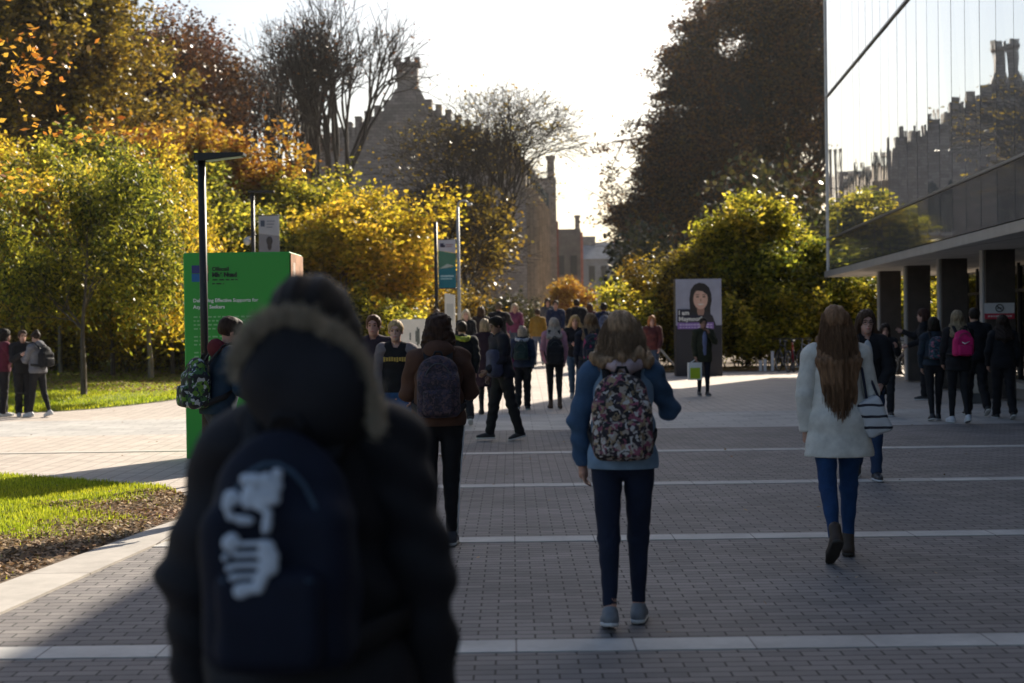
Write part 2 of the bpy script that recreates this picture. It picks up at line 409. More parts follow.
def lawn_z(x, y):
    d = np.full(len(x), 1e9)
    for i in range(0, len(LAa), 2): d = np.minimum(d, np.hypot(x - LAa[i, 0], y - LAa[i, 1]))
    return np.minimum(d, 8) * .045 + hz(x, y)
blades('lawn_grass', P, 0.07, 0.014, M_grass, seed=8, zf=lawn_z)
P = P[(P[:, 1] > 34.5) & (rg.random(len(P)) < .12)]
litter('leaves_on_lawn', P, .05, M_litter, 9, .06, lawn_z)
# soil bed, right, in front of the shrubs
mb = MB(); mb.poly([(xat(605, 47), 46.5, .02), (9.3, 47.2, .02), (60, 48, .02), (60, 100, .02), (xat(605, 47) + 1.0, 100, .02), (xat(605, 47), 60, .02)]); mb.build('shrub_bed', M_soil, kind='structure')
P = np.stack([rg.uniform(3, 30, 30000), rg.uniform(46.6, 50, 30000)], 1)
litter('leaves_under_shrubs', P[P[:, 0] > 3.1], .05, leafmat([(0.3, 0.12, 0.04), (0.36, 0.22, 0.10), (0.12, 0.13, 0.03)], .3), 10, .04)

# ================================================================ THE GLASS BUILDING
FX0, FK = 5.75, 0.086                       # facade line X = FX0 + FK * Y
fa = math.atan(FK); fu = Vector((math.sin(fa), math.cos(fa), 0)); fn = Vector((math.cos(fa), -math.sin(fa), 0))  # along, into the building
def fp(D, off=0, z=0): return Vector((FX0 + FK * D, D, z)) + fn * off
Z0, Z1, Z2, ZT = 3.02, 4.04, 8.38, 12.55
M_glass, t_, b_ = newmat('mirror_glazing'); v_ = coords(t_)
b_.inputs['Base Color'].default_value = (0.74, 0.77, 0.79, 1); b_.inputs['Metallic'].default_value = 0.85; b_.inputs['Roughness'].default_value = 0.015
n_ = N(t_, 'TexNoise', Scale=0.8, Detail=2.0); t_.links.new(v_, n_.inputs['Vector']); bump(t_, n_.outputs[0], b_, 0.07, 0.03)
M_spand, t_, b_ = newmat('lower_glazing'); v_ = coords(t_)
b_.inputs['Base Color'].default_value = (0.34, 0.34, 0.34, 1); b_.inputs['Metallic'].default_value = 0.7; b_.inputs['Roughness'].default_value = 0.045
n_ = N(t_, 'TexNoise', Scale=1.2, Detail=3.0); t_.links.new(v_, n_.inputs['Vector']); bump(t_, n_.outputs[0], b_, 0.05, 0.03)
M_trim = plain((0.22, 0.22, 0.23), 0.45, 0.3); M_dark = plain((0.018, 0.018, 0.02), 0.6); M_lightmetal = plain((0.42, 0.43, 0.45), 0.35, 0.4)
M_soffit = bricks('soffit_panels', (0.42, 0.41, 0.39), (0.46, 0.45, 0.43), (0.1, 0.1, 0.1), 1.2, 1.2, 0.02, off=0.0, bstr=0.3, spots=False, nvar=.15)
M_col = plain((0.055, 0.045, 0.04), 0.55, 0.0, 0.4, 0.2, 4.0)
bld = empty('glass_building', fp(46), label='large building with mirror glass upper floors on dark columns, right of the plaza', cat='building')
def under(o): o.matrix_parent_inverse = Matrix.Translation(-bld.location); return o
D0, D1, DEP = -14.0, 46.0, 24.0
mb = MB(); mb.extr([fp(D0, .12, Z0 + .06), fp(D0, DEP, Z0 + .06), fp(D1 - .05, DEP, Z0 + .06), fp(D1 - .05, .12, Z0 + .06)], (0, 0, ZT - Z0 - .06)); under(mb.build('wall', M_dark, bld))
mb = MB(); mb.extr([fp(D0, -.02, Z0 - .1), fp(D0, DEP, Z0 - .1), fp(D1, DEP, Z0 - .1), fp(D1, -.02, Z0 - .1)], (0, 0, .155)); under(mb.build('soffit', M_soffit, bld))
mb = MB(); mb.extr([fp(D0, -.09, Z0 - .13), fp(D0, -.025, Z0 - .13), fp(D1 + .1, -.025, Z0 - .13), fp(D1 + .1, -.09, Z0 - .13)], (0, 0, .17)); under(mb.build('soffit_edge', M_lightmetal, bld))
mb = MB(); mb.extr([fp(D1 + .005, -.02, Z0 - .13), fp(D1 + .005, DEP, Z0 - .13), fp(D1 + .08, DEP, Z0 - .13), fp(D1 + .08, -.02, Z0 - .13)], (0, 0, .3)); under(mb.build('end_fascia', plain((0.6, 0.6, 0.58), .5), bld))
mb = MB(); mb.extr([fp(D0, -.02, ZT), fp(D0, DEP, ZT), fp(D1, DEP, ZT), fp(D1, -.02, ZT)], (0, 0, .12)); under(mb.build('roof', M_trim, bld))
rp = random.Random(11)
def panel(da, db, za, zb, mat, name, tilt=0.0026):
    g = .016; a = fp(da + g, 0); b = fp(db - g, 0); o1, o2, o3 = (rp.uniform(-1, 1) * tilt * 1.1 for _ in range(3))
    q = [a + fn * (.01 + o1) + Vector((0, 0, za + g)), b + fn * (.01 - o1) + Vector((0, 0, za + g)), b + fn * (.01 + o2) + Vector((0, 0, zb - g)), a + fn * (.01 + o3) + Vector((0, 0, zb - g))]
    mb = MB(); mb.extr(q[::-1], fn * .04); return under(mb.build(name, mat, bld))
PW = 1.15; k = 0
Ds = [D1 - PW * i for i in range(27)]
for i in range(26):
    if Ds[i] < 20.5: break
    for (za, zb, mt, nm) in ((Z0 + .07, Z1, M_spand, 'spandrel_panel'), (Z1, Z2, M_glass, 'glass_panel'), (Z2, ZT - .02, M_glass, 'glass_panel')): panel(Ds[i + 1], Ds[i], za, zb, mt, nm)
dl = Ds[i]
for (za, zb, mt, nm) in ((Z0 + .07, Z1, M_spand, 'spandrel_panel'), (Z1, Z2, M_glass, 'glass_panel'), (Z2, ZT - .02, M_glass, 'glass_panel')): panel(D0, dl, za, zb, mt, nm, 0)
for z in (Z1, Z2):
    mb = MB(); mb.extr([fp(D0, -.035, z - .02), fp(D0, .0, z - .02), fp(D1, .0, z - .02), fp(D1, -.035, z - .02)], (0, 0, .045)); under(mb.build('facade_rail', plain((0.2, 0.2, 0.21), .4, .5), bld))
mb = MB(); mb.extr([fp(D1 - .06, -.03, Z0), fp(D1 + .04, -.03, Z0), fp(D1 + .04, .12, Z0), fp(D1 - .06, .12, Z0)], (0, 0, ZT - Z0)); under(mb.build('corner_trim', plain((0.7, 0.7, 0.7), .4), bld))
mb = MB(); mb.extr([fp(D1 + .01, .13, Z0 + .18), fp(D1 + .01, DEP, Z0 + .18), fp(D1 + .04, DEP, Z0 + .18), fp(D1 + .04, .13, Z0 + .18)], (0, 0, ZT - Z0 - .2)); under(mb.build('end_wall', M_spand, bld))
for i in range(9):
    D = 41.9 - 4.22 * i; c = Vector((6.71 + .085 * D + .29, D, 0))
    mb = MB(); mb.box((c.x, c.y, 1.51), (.56, .42, 2.96 if 1 else 0), -fa)
    under(mb.build('column', M_col, bld))
    mb = MB(); mb.box((c.x - .3, c.y + .05, 1.51), (.035, .26, 2.9), -fa); under(mb.build('column_edge', M_lightmetal, bld))
# recessed ground-floor glazing at the near end, with mullions; the far end stays open
M_clear, t_, b_ = newmat('clear_glass'); b_.inputs['Base Color'].default_value = (0.9, 0.95, 0.93, 1)
tp = N(t_, 'BsdfTransparent'); gl = N(t_, 'BsdfGlossy'); gl.inputs['Roughness'].default_value = 0.02; fr = N(t_, 'Fresnel'); mx = N(t_, 'MixShader')
tp.inputs[0].default_value = (.75, .8, .78, 1)
t_.links.new(fr.outputs[0], mx.inputs[0]); t_.links.new(tp.outputs[0], mx.inputs[1]); t_.links.new(gl.outputs[0], mx.inputs[2]); t_.links.new(mx.outputs[0], t_.nodes['Material Output'].inputs[0])
gx = 3.2
mb = MB(); mb.extr([fp(12, gx, .12), fp(12, gx + .03, .12), fp(43, gx + .03, .12), fp(43, gx, .12)], (0, 0, 2.7)); under(mb.build('lobby_glass', M_clear, bld))
mb = MB()
for i in range(22):
    p = fp(12.5 + 1.45 * i, gx - .03); mb.box((p.x, p.y, 1.45), (.06, .1, 2.88), -fa)
mb.extr([fp(12, gx - .06, 0), fp(12, gx + .08, 0), fp(43, gx + .08, 0), fp(43, gx - .06, 0)], (0, 0, .12))
mb.extr([fp(12, gx - .05, 2.2), fp(12, gx + .07, 2.2), fp(43, gx + .07, 2.2), fp(43, gx - .05, 2.2)], (0, 0, .07)); under(mb.build('mullions', M_dark, bld))
for (d0, d1, o0, o1) in ((14, 27, 12.4, 12.9),):
    mb = MB(); mb.extr([fp(d0, o0, 0), fp(d0, o1, 0), fp(d1, o1, 0), fp(d1, o0, 0)], (0, 0, 2.9)); under(mb.build('inner_wall', plain((.3, .29, .27), .8), bld))

# ================================================================ THE CASTLE-LIKE COLLEGE
M_stone = bricks('rubble_stone', (0.21, 0.175, 0.15), (0.31, 0.265, 0.235), (0.14, 0.12, 0.10), 0.55, 0.28, 0.02, nscale=.6, nvar=.45, spots=False, rot=(R(90), 0, 0))
M_stone2 = bricks('ashlar', (0.26, 0.21, 0.16), (0.36, 0.29, 0.22), (0.14, 0.11, 0.09), 0.7, 0.35, 0.02, nscale=.6, nvar=.4, spots=False, rot=(R(90), 0, R(90)))
M_slate = plain((0.07, 0.07, 0.08), .6, 0, .4, .25, 1.5); M_win = plain((0.02, 0.022, 0.026), .15, 0, .6)
M_ivy = plain((0.20, 0.045, 0.03), .9, 0, .2, .5, 5.0)
GY = 135.0; gz = .65; S_ = 1.85
def pxz(py, px, D): return at(px, py, D).z
cas = empty('stone_college', (-9, GY, gz), label='old grey stone college with a stepped battlement gable and tall gable chimney', cat='building')
def uc(o, e=None):
    e = e or cas; o.matrix_parent_inverse = Matrix.Translation(-e.location); return o
xR = xat(528, GY); xA = xat(411, GY); xL = 2 * xA - xR
zE = pxz(160, 528, GY); zA = pxz(110, 411, GY)
def lump(c, d, seed=0):
    mb = MB(); mb.box(c, d, 0, .06); return mb
prof = [(xL, 0), (xR, 0), (xR, zE), (xA + 1.7, zA), (xA - 1.7, zA), (xL, zE)]
mb = MB(); mb.extr([(x, GY, z) for x, z in prof], (0, 1.6, 0)); uc(mb.build('gable_wall', M_stone, cas))
for sgn in (1, -1):                                       # battlements stepping down the slope
    mb = MB(); nb_ = 20
    for i in range(nb_):
        t = i / (nb_ - .7); x = xA + sgn * (1.9 + (xR - xA - 2.2) * t); z = zA + (zE - zA) * t; hh = (1.15, .5)[i % 2]
        mb.box((x, GY + .8, z + hh / 2 - .55), ((xR - xA) / nb_ * 1.04, 1.7, hh + .5)); 
        if i % 2 == 0: mb.box((x, GY + .8, z + hh - .28), ((xR - xA) / nb_ * 1.15, 1.85, .14))
    uc(mb.build('battlement', M_stone, cas))
zc = pxz(64, 411, GY)
mb = MB(); w2 = 1.1
mb.add([(xA - 2.6, GY - .15, zA - 1.2), (xA + 2.6, GY - .15, zA - 1.2), (xA + 2.6, GY + 1.8, zA - 1.2), (xA - 2.6, GY + 1.8, zA - 1.2), (xA - w2, GY - .15, zA + 1.9), (xA + w2, GY - .15, zA + 1.9), (xA + w2, GY + 1.8, zA + 1.9), (xA - w2, GY + 1.8, zA + 1.9)], [(0, 1, 5, 4), (1, 2, 6, 5), (2, 3, 7, 6), (3, 0, 4, 7), (4, 5, 6, 7)])
mb.box((xA, GY + .8, (zA + 1.9 + zc) / 2), (w2 * 1.7, 1.7, zc - zA - 1.9)); mb.box((xA, GY + .8, zc + .03), (w2 * 2.15, 2.1, .3))
for dx in (-.85, 0, .85): mb.box((xA + dx, GY + .8, zc + .45), (.5, .8, .55))
uc(mb.build('chimney', M_stone, cas))
k2 = .075; L1 = 30.0                                      # long wing going away; its side wall faces right and takes the sun
def wp(d, off=0, z=0): return Vector((xR + k2 * d + off, GY + 1.6 + d, z))
mb = MB(); mb.extr([wp(0, -20.0), wp(0, 0), wp(L1, 0), wp(L1, -20.0)], (0, 0, zE - .8)); uc(mb.build('side_wall', M_stone2, cas))
mb = MB(); mb.add([wp(0, .2, zE - .8), wp(L1, .2, zE - .8), wp(L1, -10.4, zA - 1.5), wp(0, -10.4, zA - 1.5), wp(0, -20.8, zE - .8), wp(L1, -20.8, zE - .8)], [(0, 1, 2, 3), (3, 2, 5, 4), (1, 5, 2), (0, 3, 4)]); uc(mb.build('roof', M_slate, cas))
for i in range(7):
    for z, hh in ((2.2, 3.4), (8.6, 3.6), (14.0, 2.2)):
        d = 2.6 + i * 4.2; c = wp(d, .0, z + hh / 2); mb = MB(); mb.box((c.x, c.y, c.z), (.3, 1.5, hh)); f = uc(mb.build('window', M_win, cas))
        mb = MB(); mb.box((c.x + .1, c.y, c.z - hh / 2 - .1), (.4, 1.9, .2)); mb.box((c.x + .1, c.y, c.z + hh / 2 + .15), (.36, 1.9, .28)); uc(mb.build('window_stone', M_sill, cas))
    c = wp(.5 + i * 4.2, .45, 0); mb = MB(); mb.box((c.x, c.y, (zE - 2.4) / 2), (.9, .9, zE - 2.4)); uc(mb.build('buttress', M_stone2, cas))
for x in (xA - 6, xA, xA + 6):                            # gable windows with pointed heads
    for z, hh in ((2.2, 4.2), (9.0, 4.6)):
        mb = MB(); mb.extr([(x - 1, GY - .03, z), (x + 1, GY - .03, z), (x + 1, GY - .03, z + hh * .7), (x, GY - .03, z + hh), (x - 1, GY - .03, z + hh * .7)], (0, .2, 0)); uc(mb.build('window', M_win, cas))
        mb = MB(); mb.box((x, GY - .1, z - .12), (2.5, .3, .24)); mb.box((x, GY - .08, z + hh * .35), (.16, .08, hh * .7)); uc(mb.build('window_stone', M_sill, cas))
mb = MB(); mb.box((xR - 3.0, GY - .05, gz + 1.6), (2.2, .2, 3.2)); uc(mb.build('door', plain((.05, .04, .035), .6), cas))
# cross wing with tall chimney, further on
D2 = 170.0; cw = empty('cross_wing', (xat(540, D2), D2, gz), label='higher stone cross wing with one slim tall chimney, behind the stepped gable', cat='building')
x0, x1 = xat(532, D2), xat(558, D2); zt = pxz(178, 545, D2)
mb = MB(); mb.extr([(x0 - 14, D2, 0), (x1, D2, 0), (x1, D2 + 14, 0), (x0 - 14, D2 + 14, 0)], (0, 0, zt)); uc(mb.build('wall', M_stone, cw), cw)
mb = MB(); cx = xat(553, D2); zt2 = pxz(157, 553, D2); mb.box((cx, D2 + .8, (zt - 1 + zt2) / 2), (.8, 1.4, zt2 - zt + 1)); mb.box((cx, D2 + .8, zt2), (1.05, 1.7, .35)); uc(mb.build('chimney', M_stone, cw), cw)
mb = MB(); mb.box((x1 + .1, D2 + 7, 6.5), (.2, 13.6, 13)); uc(mb.build('red_creeper', M_ivy, cw), cw)
for i in range(3):
    for z in (2.5, 7.5, 13.0):
        mb = MB(); mb.box((x1 - 1.5 - i * 2.6, D2, z + 1.7), (1.3, .2, 3.0)); uc(mb.build('window', M_win, cw), cw)
# brick-ended block, then the far grey range
D3 = 200.0; b3 = empty('red_ended_block', (xat(570, D3), D3, gz), label='stone block with red brick end and a thin chimney, middle distance beyond the walk', cat='building')
x0, x1 = xat(556, D3), xat(582, D3); zt = pxz(229, 570, D3)
mb = MB(); mb.extr([(x0 - 3, D3, 0), (x1, D3, 0), (x1, D3 + 10, 0), (x0 - 3, D3 + 10, 0)], (0, 0, zt)); uc(mb.build('wall', plain((.13, .115, .105), .9, 0, .2, .3, .8), b3), b3)
mb = MB(); mb.box((x1 + .12, D3 + 5, zt / 2 - .2), (.3, 10.2, zt - .5)); uc(mb.build('brick_end', plain((.42, .13, .08), .9, 0, .2, .3, 1.5), b3), b3)
mb = MB(); cx = xat(579, D3); zt2 = pxz(216, 579, D3); mb.box((cx, D3 + .9, (zt - 1 + zt2) / 2), (.6, 1.1, zt2 - zt + 1)); mb.box((cx, D3 + .9, zt2), (.8, 1.3, .3)); uc(mb.build('chimney', M_stone, b3), b3)
for i in range(2):
    for z in (2.6, 7.6): mb = MB(); mb.box((x1 - 1.0 - i * 1.7, D3, z + 1.5), (.9, .2, 2.6)); uc(mb.build('window', M_win, b3), b3)
D4 = 250.0; b4 = empty('far_stone_range', (xat(612, D4), D4, gz), label='distant grey stone range with long slate roof and low chimney ending the walk', cat='building')
x0, x1 = xat(583, D4), xat(700, D4); ze = pxz(259, 600, D4); zr = pxz(241, 600, D4)
mb = MB(); mb.extr([(x0, D4, 0), (x1, D4, 0), (x1, D4 + 9, 0), (x0, D4 + 9, 0)], (0, 0, ze)); uc(mb.build('wall', plain((.26, .24, .225), .9, 0, .2, .2, .8), b4), b4)
mb = MB(); mb.add([(x0 - .2, D4 - .3, ze), (x1, D4 - .3, ze), (x1, D4 + 4.5, zr), (x0 - .2, D4 + 4.5, zr), (x0 - .2, D4 + 9.3, ze), (x1, D4 + 9.3, ze)], [(0, 1, 2, 3), (3, 2, 5, 4), (0, 3, 4)]); uc(mb.build('roof', plain((.22, .215, .22), .55, 0, .5, .2, .5), b4), b4)
mb = MB(); cx = xat(590, D4); zt2 = pxz(235, 590, D4); mb.box((cx, D4 + 4.4, (zr - 1 + zt2) / 2), (2.6, 1.4, zt2 - zr + 1)); uc(mb.build('chimney', M_stone, b4), b4)
for i in range(9):
    for z, hh in ((8.2, 2.6), (4.0, 3.0)):
        mb = MB(); mb.box((x0 + 1.6 + i * 2.05, D4 - .02, z + hh / 2), (1.0, .14, hh)); uc(mb.build('window', M_win, b4), b4)
# low wall with gate pier before the far range
gw = empty('garden_gate_wall', (xat(612, 70), 70, gz), label='low stone wall with a square gate pier at the end of the walk', cat='wall')
mb = MB(); mb.box((xat(607, 70), 70, gz + .6), (1.2, .35, 1.2)); uc(mb.build('wall', M_stone, gw), gw)
mb = MB(); mb.box((xat(616, 70), 70, gz + .9), (.35, .4, 1.8)); mb.box((xat(616, 70), 70, gz + 1.85), (.48, .5, .12)); uc(mb.build('pier', M_sill, gw), gw)

# ================================================================ TREES AND SHRUBS
def frustums(segs, k=5):
    """segs: array (n, 8) p0 p1 r0 r1 -> one mesh of tapered tubes"""
    S = np.asarray(segs, float); p0, p1, r0, r1 = S[:, :3], S[:, 3:6], S[:, 6], S[:, 7]
    d = p1 - p0; d /= np.linalg.norm(d, axis=1)[:, None] + 1e-9
    a = np.cross(d, np.where(np.abs(d[:, 2:3]) > .9, [[1., 0, 0]], [[0, 0, 1.]])); a /= np.linalg.norm(a, axis=1)[:, None] + 1e-9; b = np.cross(d, a)
    th = np.arange(k) * 2 * np.pi / k; e = a[:, None] * np.cos(th)[None, :, None] + b[:, None] * np.sin(th)[None, :, None]
    V = np.concatenate([p0[:, None] + e * r0[:, None, None], p1[:, None] + e * r1[:, None, None]], 1).reshape(-1, 3)
    i = np.arange(len(S))[:, None] * 2 * k; j = np.arange(k)[None]; j2 = (j + 1) % k
    F = np.stack([i + j, i + j2, i + k + j2, i + k + j], -1).reshape(-1, 4); return V, F
def grow(seed, H, spread, r0, crown_base=0.3, levels=5, nb=3, up=0.25, curl=0.25, stems=1, droop=0.0, shape=None, first=8):
    """branch skeleton: returns segments and the twig points (x, y, z, level)"""
    rn = random.Random(seed); segs = []; tips = []
    def wander(p, d, L, ra, rb, n, lev):
        pts = [p]; st = L / n
        for i in range(n):
            j = Vector((rn.gauss(0, 1), rn.gauss(0, 1), rn.gauss(0, 1))) * curl * (0.35 if lev == 0 else 1)
            g = up if lev < levels - 1 else up - droop
            d = (d + j * .35 + Vector((0, 0, 1)) * g * .25).normalized(); q = p + d * st
            a = ra + (rb - ra) * i / n; b = ra + (rb - ra) * (i + 1) / n
            segs.append((*p, *q, a, b)); p = q; pts.append(p)
            if lev >= levels - 2: tips.append((*p, lev))
        return pts, d
    def branch(p, d, L, r, lev):
        n = max(2, 5 - lev); pts, de = wander(p, d, L, r, r * .55, n, lev)
        if lev >= levels: return
        m = nb + (1 if rn.random() < .5 else 0)
        for i in range(m):
            t = 1.0 if i == 0 else rn.uniform(.35, 1.0); q = pts[min(n, int(t * n + .5))]
            ang = rn.uniform(.1, .35) if i == 0 else rn.uniform(.45, .95)
            ax = de.orthogonal(); ax.rotate(Matrix.Rotation(rn.uniform(0, 6.283), 3, de)); nd = de.copy(); nd.rotate(Matrix.Rotation(ang, 3, ax.normalized()))
            branch(q, nd, L * rn.uniform(.6, .82), r * (.55 if i else .6), lev + 1)
    for s in range(stems):
        a = rn.uniform(0, 6.283); lean = 0.0 if stems == 1 else rn.uniform(.08, .25)
        p = Vector((math.cos(a), math.sin(a), 0)) * (0 if stems == 1 else .25); d = Vector((math.cos(a) * lean, math.sin(a) * lean, 1)).normalized()
        Lt = H * (crown_base + .12); pts, de = wander(p, d, Lt, r0, r0 * .72, 5, 0)
        lead = H * .75 - 0 * Lt
        m = first
        # leader with side limbs
        q = pts[-1]; dd = de; r = r0 * .7; n = 6; st = (H * .80 - Lt) / n; 
        for i in range(n):
            j = Vector((rn.gauss(0, 1), rn.gauss(0, 1), 0)) * .12; dd = (dd + j + Vector((0, 0, .15))).normalized(); q2 = q + dd * max(st, .05)
            segs.append((*q, *q2, r, r * .82)); r *= .82; q = q2
            hh = (i + 1) / n; wdt = (1 - abs(hh - .35) * .8) if shape is None else shape(hh)
            for k in range(max(1, round(m / n * 1.5))):
                az = rn.uniform(0, 6.283); el = rn.uniform(.15, .75) + hh * .35
                nd = Vector((math.cos(az) * math.cos(el), math.sin(az) * math.cos(el), math.sin(el)))
                branch(q, nd, spread * .42 * wdt * rn.uniform(.8, 1.15), r * .55, 2)
        branch(q, dd, H * .14, r * .8, 2)
    return np.array(segs), np.array(tips)
def leaves(tips, n, s, jit, rng, flat=0.5, droop=0.0, asp=.6, zmin=.3, jz=1.0):
    t = tips[rng.integers(0, len(tips), n), :3]; c = t + rng.normal(0, jit, (n, 3)) * [[1, 1, jz]]; c[:, 2] -= np.abs(rng.normal(0, droop, n)); c[:, 2] = np.maximum(c[:, 2], zmin)
    a = rng.normal(0, 1, (n, 3)); a[:, 2] *= flat; a[:, 2] -= droop * 2; a /= np.linalg.norm(a, axis=1)[:, None]
    b = np.cross(a, rng.normal(0, 1, (n, 3))); b /= np.linalg.norm(b, axis=1)[:, None] + 1e-9
    sz = s * rng.uniform(.55, 1.3, n)[:, None]; a *= sz; b *= sz * asp
    V = np.stack([c - a, c - b * .9 - a * .1, c + a, c + b * .9 - a * .1], 1).reshape(-1, 3); F = np.arange(4 * n).reshape(-1, 4); return V, F
LN, LS = 1.0, 1.02
DENSE = ('copper_beech',)
def tree(name, x, y, H, spread, seed, mat, nleaf, ls, label, cat='tree', group=None, r0=None, jit=.25, z=None, twig=None, bk=None, cull=None, asp=.6, ldroop=0.0, **kw):
    zz = float(hz(x, y)) - .05 if z is None else z
    t = empty(name, (x, y, zz), label=label, cat=cat, group=group)
    r0 = r0 or H * .018
    H = H * (1.0 if name in DENSE or name in ('oak_tree', 'maple_tree', 'hanging_maple') else .86)
    segs, tips = grow(seed, H, spread, r0, **kw)
    if twig: segs[:, 6:] = np.maximum(segs[:, 6:], twig)
    zs = tips[:, 2].max(); f = H / zs
    segs[:, [2, 5]] *= f; tips[:, 2] *= f
    fr_ = min(1.6, (spread / 2) / max(.1, np.percentile(np.hypot(tips[:, 0], tips[:, 1]), 93)))
    segs[:, [0, 1, 3, 4]] *= fr_; tips[:, :2] *= fr_
    V, F = frustums(segs, 5 if len(segs) < 9000 else 4); link('trunk', mesh_np('trunk', V, F, True), bk or bark(), t)
    if nleaf:
        nleaf, ls = (int(nleaf * .75), ls * 1.05) if name in DENSE else (int(nleaf * LN), ls * LS); jit = jit * (.9 if name in DENSE else .8)
        rg = np.random.default_rng(seed + 1); tp = tips
        # keep some twigs bare and others full, so that the crown shows gaps and clumps
        q_ = .42 if name in DENSE else 1.0; key = np.sin(tp[:, 0] * 1.7 * q_ + seed) + np.sin(tp[:, 1] * 1.9 * q_ + seed * 2) + np.sin(tp[:, 2] * 2.1 * q_ * 1.4 + seed * 3) + rg.normal(0, .8, len(tp))
        tp = tp[key > (-.15 if name not in DENSE else .05)] if cull is None else tp[cull(tp, key)]
        V, F = leaves(tp, nleaf, ls, jit, rg, asp=asp, droop=ldroop, jz=.45 if name in DENSE else 1.0); link('crown', mesh_np('crown', V, F), mat, t)
    return t
L_yel = leafmat([(0.12, 0.12, 0.012), (0.36, 0.27, 0.02), (0.64, 0.44, 0.03), (0.78, 0.50, 0.06)], .72)
L_ygr = leafmat([(0.045, 0.055, 0.012), (0.17, 0.17, 0.02), (0.42, 0.36, 0.03), (0.68, 0.52, 0.06)], .72)
L_grn = leafmat([(0.025, 0.035, 0.01), (0.07, 0.09, 0.015), (0.27, 0.26, 0.025), (0.56, 0.48, 0.05)], .68)
L_dkg = leafmat([(0.012, 0.016, 0.007), (0.03, 0.034, 0.012), (0.06, 0.055, 0.016), (0.12, 0.09, 0.02)], .35)
L_org = leafmat([(0.16, 0.05, 0.012), (0.32, 0.14, 0.02), (0.46, 0.26, 0.03), (0.62, 0.4, 0.05)], .6)
L_rus = leafmat([(0.035, 0.014, 0.008), (0.09, 0.035, 0.015), (0.17, 0.07, 0.025), (0.26, 0.11, 0.03)], .4)
L_bch = leafmat([(0.014, 0.007, 0.005), (0.04, 0.018, 0.010), (0.10, 0.042, 0.016), (0.26, 0.12, 0.025)], .45)
L_bro = leafmat([(0.03, 0.025, 0.01), (0.13, 0.09, 0.015), (0.28, 0.19, 0.025), (0.5, 0.32, 0.03)], .55)
B_dk = bark((0.045, 0.036, 0.03)); B_pale = bark((0.22, 0.19, 0.15))
def fan_tree(name, x, y, H, W, seed, stems, levels, label, mat=None, nleaf=0, ls=.1, cat='tree', r0=.32, mn=.0085):
    """an old tree with few stems forking again and again into a fine rounded fan of twigs"""
    rn = random.Random(seed); segs = []; tips = []
    def go(p, d, L, r, lev):
        n = 3 if lev < 3 else 2
        for i in range(n):
            d = (d + Vector((rn.gauss(0, .13), rn.gauss(0, .13), rn.gauss(0, .06) + (.16 if lev < 5 else -.02)))).normalized(); q = p + d * (L / n); r2 = max(mn, r * .95); segs.append((*p, *q, r, r2)); p, r = q, r2
        if lev >= levels: tips.append((*p, 0)); return
        k = 3 if rn.random() < (.3 if lev < 5 else .5) else 2; a0 = rn.uniform(0, 6.28)
        for i in range(k):
            az = a0 + 6.283 * i / k + rn.uniform(-.4, .4); sp = rn.uniform(.16, .36) if lev < 5 else rn.uniform(.3, .65); o = d.orthogonal().normalized(); o.rotate(Matrix.Rotation(az, 3, d)); nd = (d * math.cos(sp) + o * math.sin(sp)).normalized()
            go(p, nd, (L if lev else L * .52) * rn.uniform(.76, .94), max(mn, r * (.80 if k == 2 else .70)), lev + 1)
    for s in range(stems):
        a = rn.uniform(0, 6.28) if stems > 1 else 0; l = .32 if stems > 1 else .02
        go(Vector((math.cos(a) * .3, math.sin(a) * .3, 0)), Vector((math.cos(a) * l * (1.4), math.sin(a) * l, 1)).normalized(), H * .33, r0, 0)
    S = np.array(segs); Tp = np.array(tips); mx_ = np.median(Tp[:, 0]); kz = Tp[:, 2].max(); S[:, 0] -= mx_ * np.clip(S[:, 2] / kz * 2, 0, 1); S[:, 3] -= mx_ * np.clip(S[:, 5] / kz * 2, 0, 1); Tp[:, 0] -= mx_; fz = H / Tp[:, 2].max(); fx = (W / 2) / np.percentile(np.abs(Tp[:, 0]), 96); S[:, [2, 5]] *= fz; S[:, [0, 1, 3, 4]] *= fx; Tp[:, 2] *= fz; Tp[:, :2] *= fx
    t = empty(name, (x, y, -.05), label=label, cat=cat); V, F = frustums(S, 4); link('trunk', mesh_np('trunk', V, F, True), B_dk, t)
    if nleaf: V, F = leaves(Tp, nleaf, ls, .3, np.random.default_rng(seed)); link('crown', mesh_np('crown', V, F), mat, t)
    return t
def top(px, py, D): return at(px, py, D).z
# --- left, far
tree('oak_tree', xat(30, 66), 66, 20.5, 13, 21, L_bro, 90000, .13, 'big tall olive brown tree at the far left, reaching above the frame', jit=.42, first=16)
tree('oak_tree', xat(50, 70), 70, 17.0, 6.0, 22, L_dkg, 60000, .13, 'tall dark green tree rising left of the round red-brown tree', jit=.4, first=14)
fan_tree('beech_tree', xat(165, 80), 80, 19.2, 9.4, 23, 2, 9, 'tall thin-leaved red-brown tree against the sky, left of the bare trees', L_rus, 40000, .12, r0=.4)
fan_tree('bare_tree', xat(328, 88), 88, 21.0, 10.4, 24, 2, 8, 'bare spreading tree, its twigs against the sky left of the castle chimney', L_rus, 900, .09, r0=.42, mn=.010)
fan_tree('bare_tree', xat(262, 92), 92, 18.6, 8.0, 29, 2, 8, 'second bare tree standing left of the big spreading one', L_rus, 3500, .10)
fan_tree('bare_tree', xat(487, 66), 66, 12.4, 8.4, 30, 2, 9, 'bare tree with fine twigs reaching above the right slope of the gable', L_bro, 2200, .08, r0=.17, mn=.008)
tree('maple_tree', xat(205, 57), 57, 9.2, 7, 25, L_org, 34000, .12, 'orange maple behind the black lamp post', jit=.3)
tree('maple_tree', xat(268, 60), 60, 7.8, 7, 26, L_org, 30000, .12, 'rusty orange maple left of the white banner of the lamp post', jit=.3)
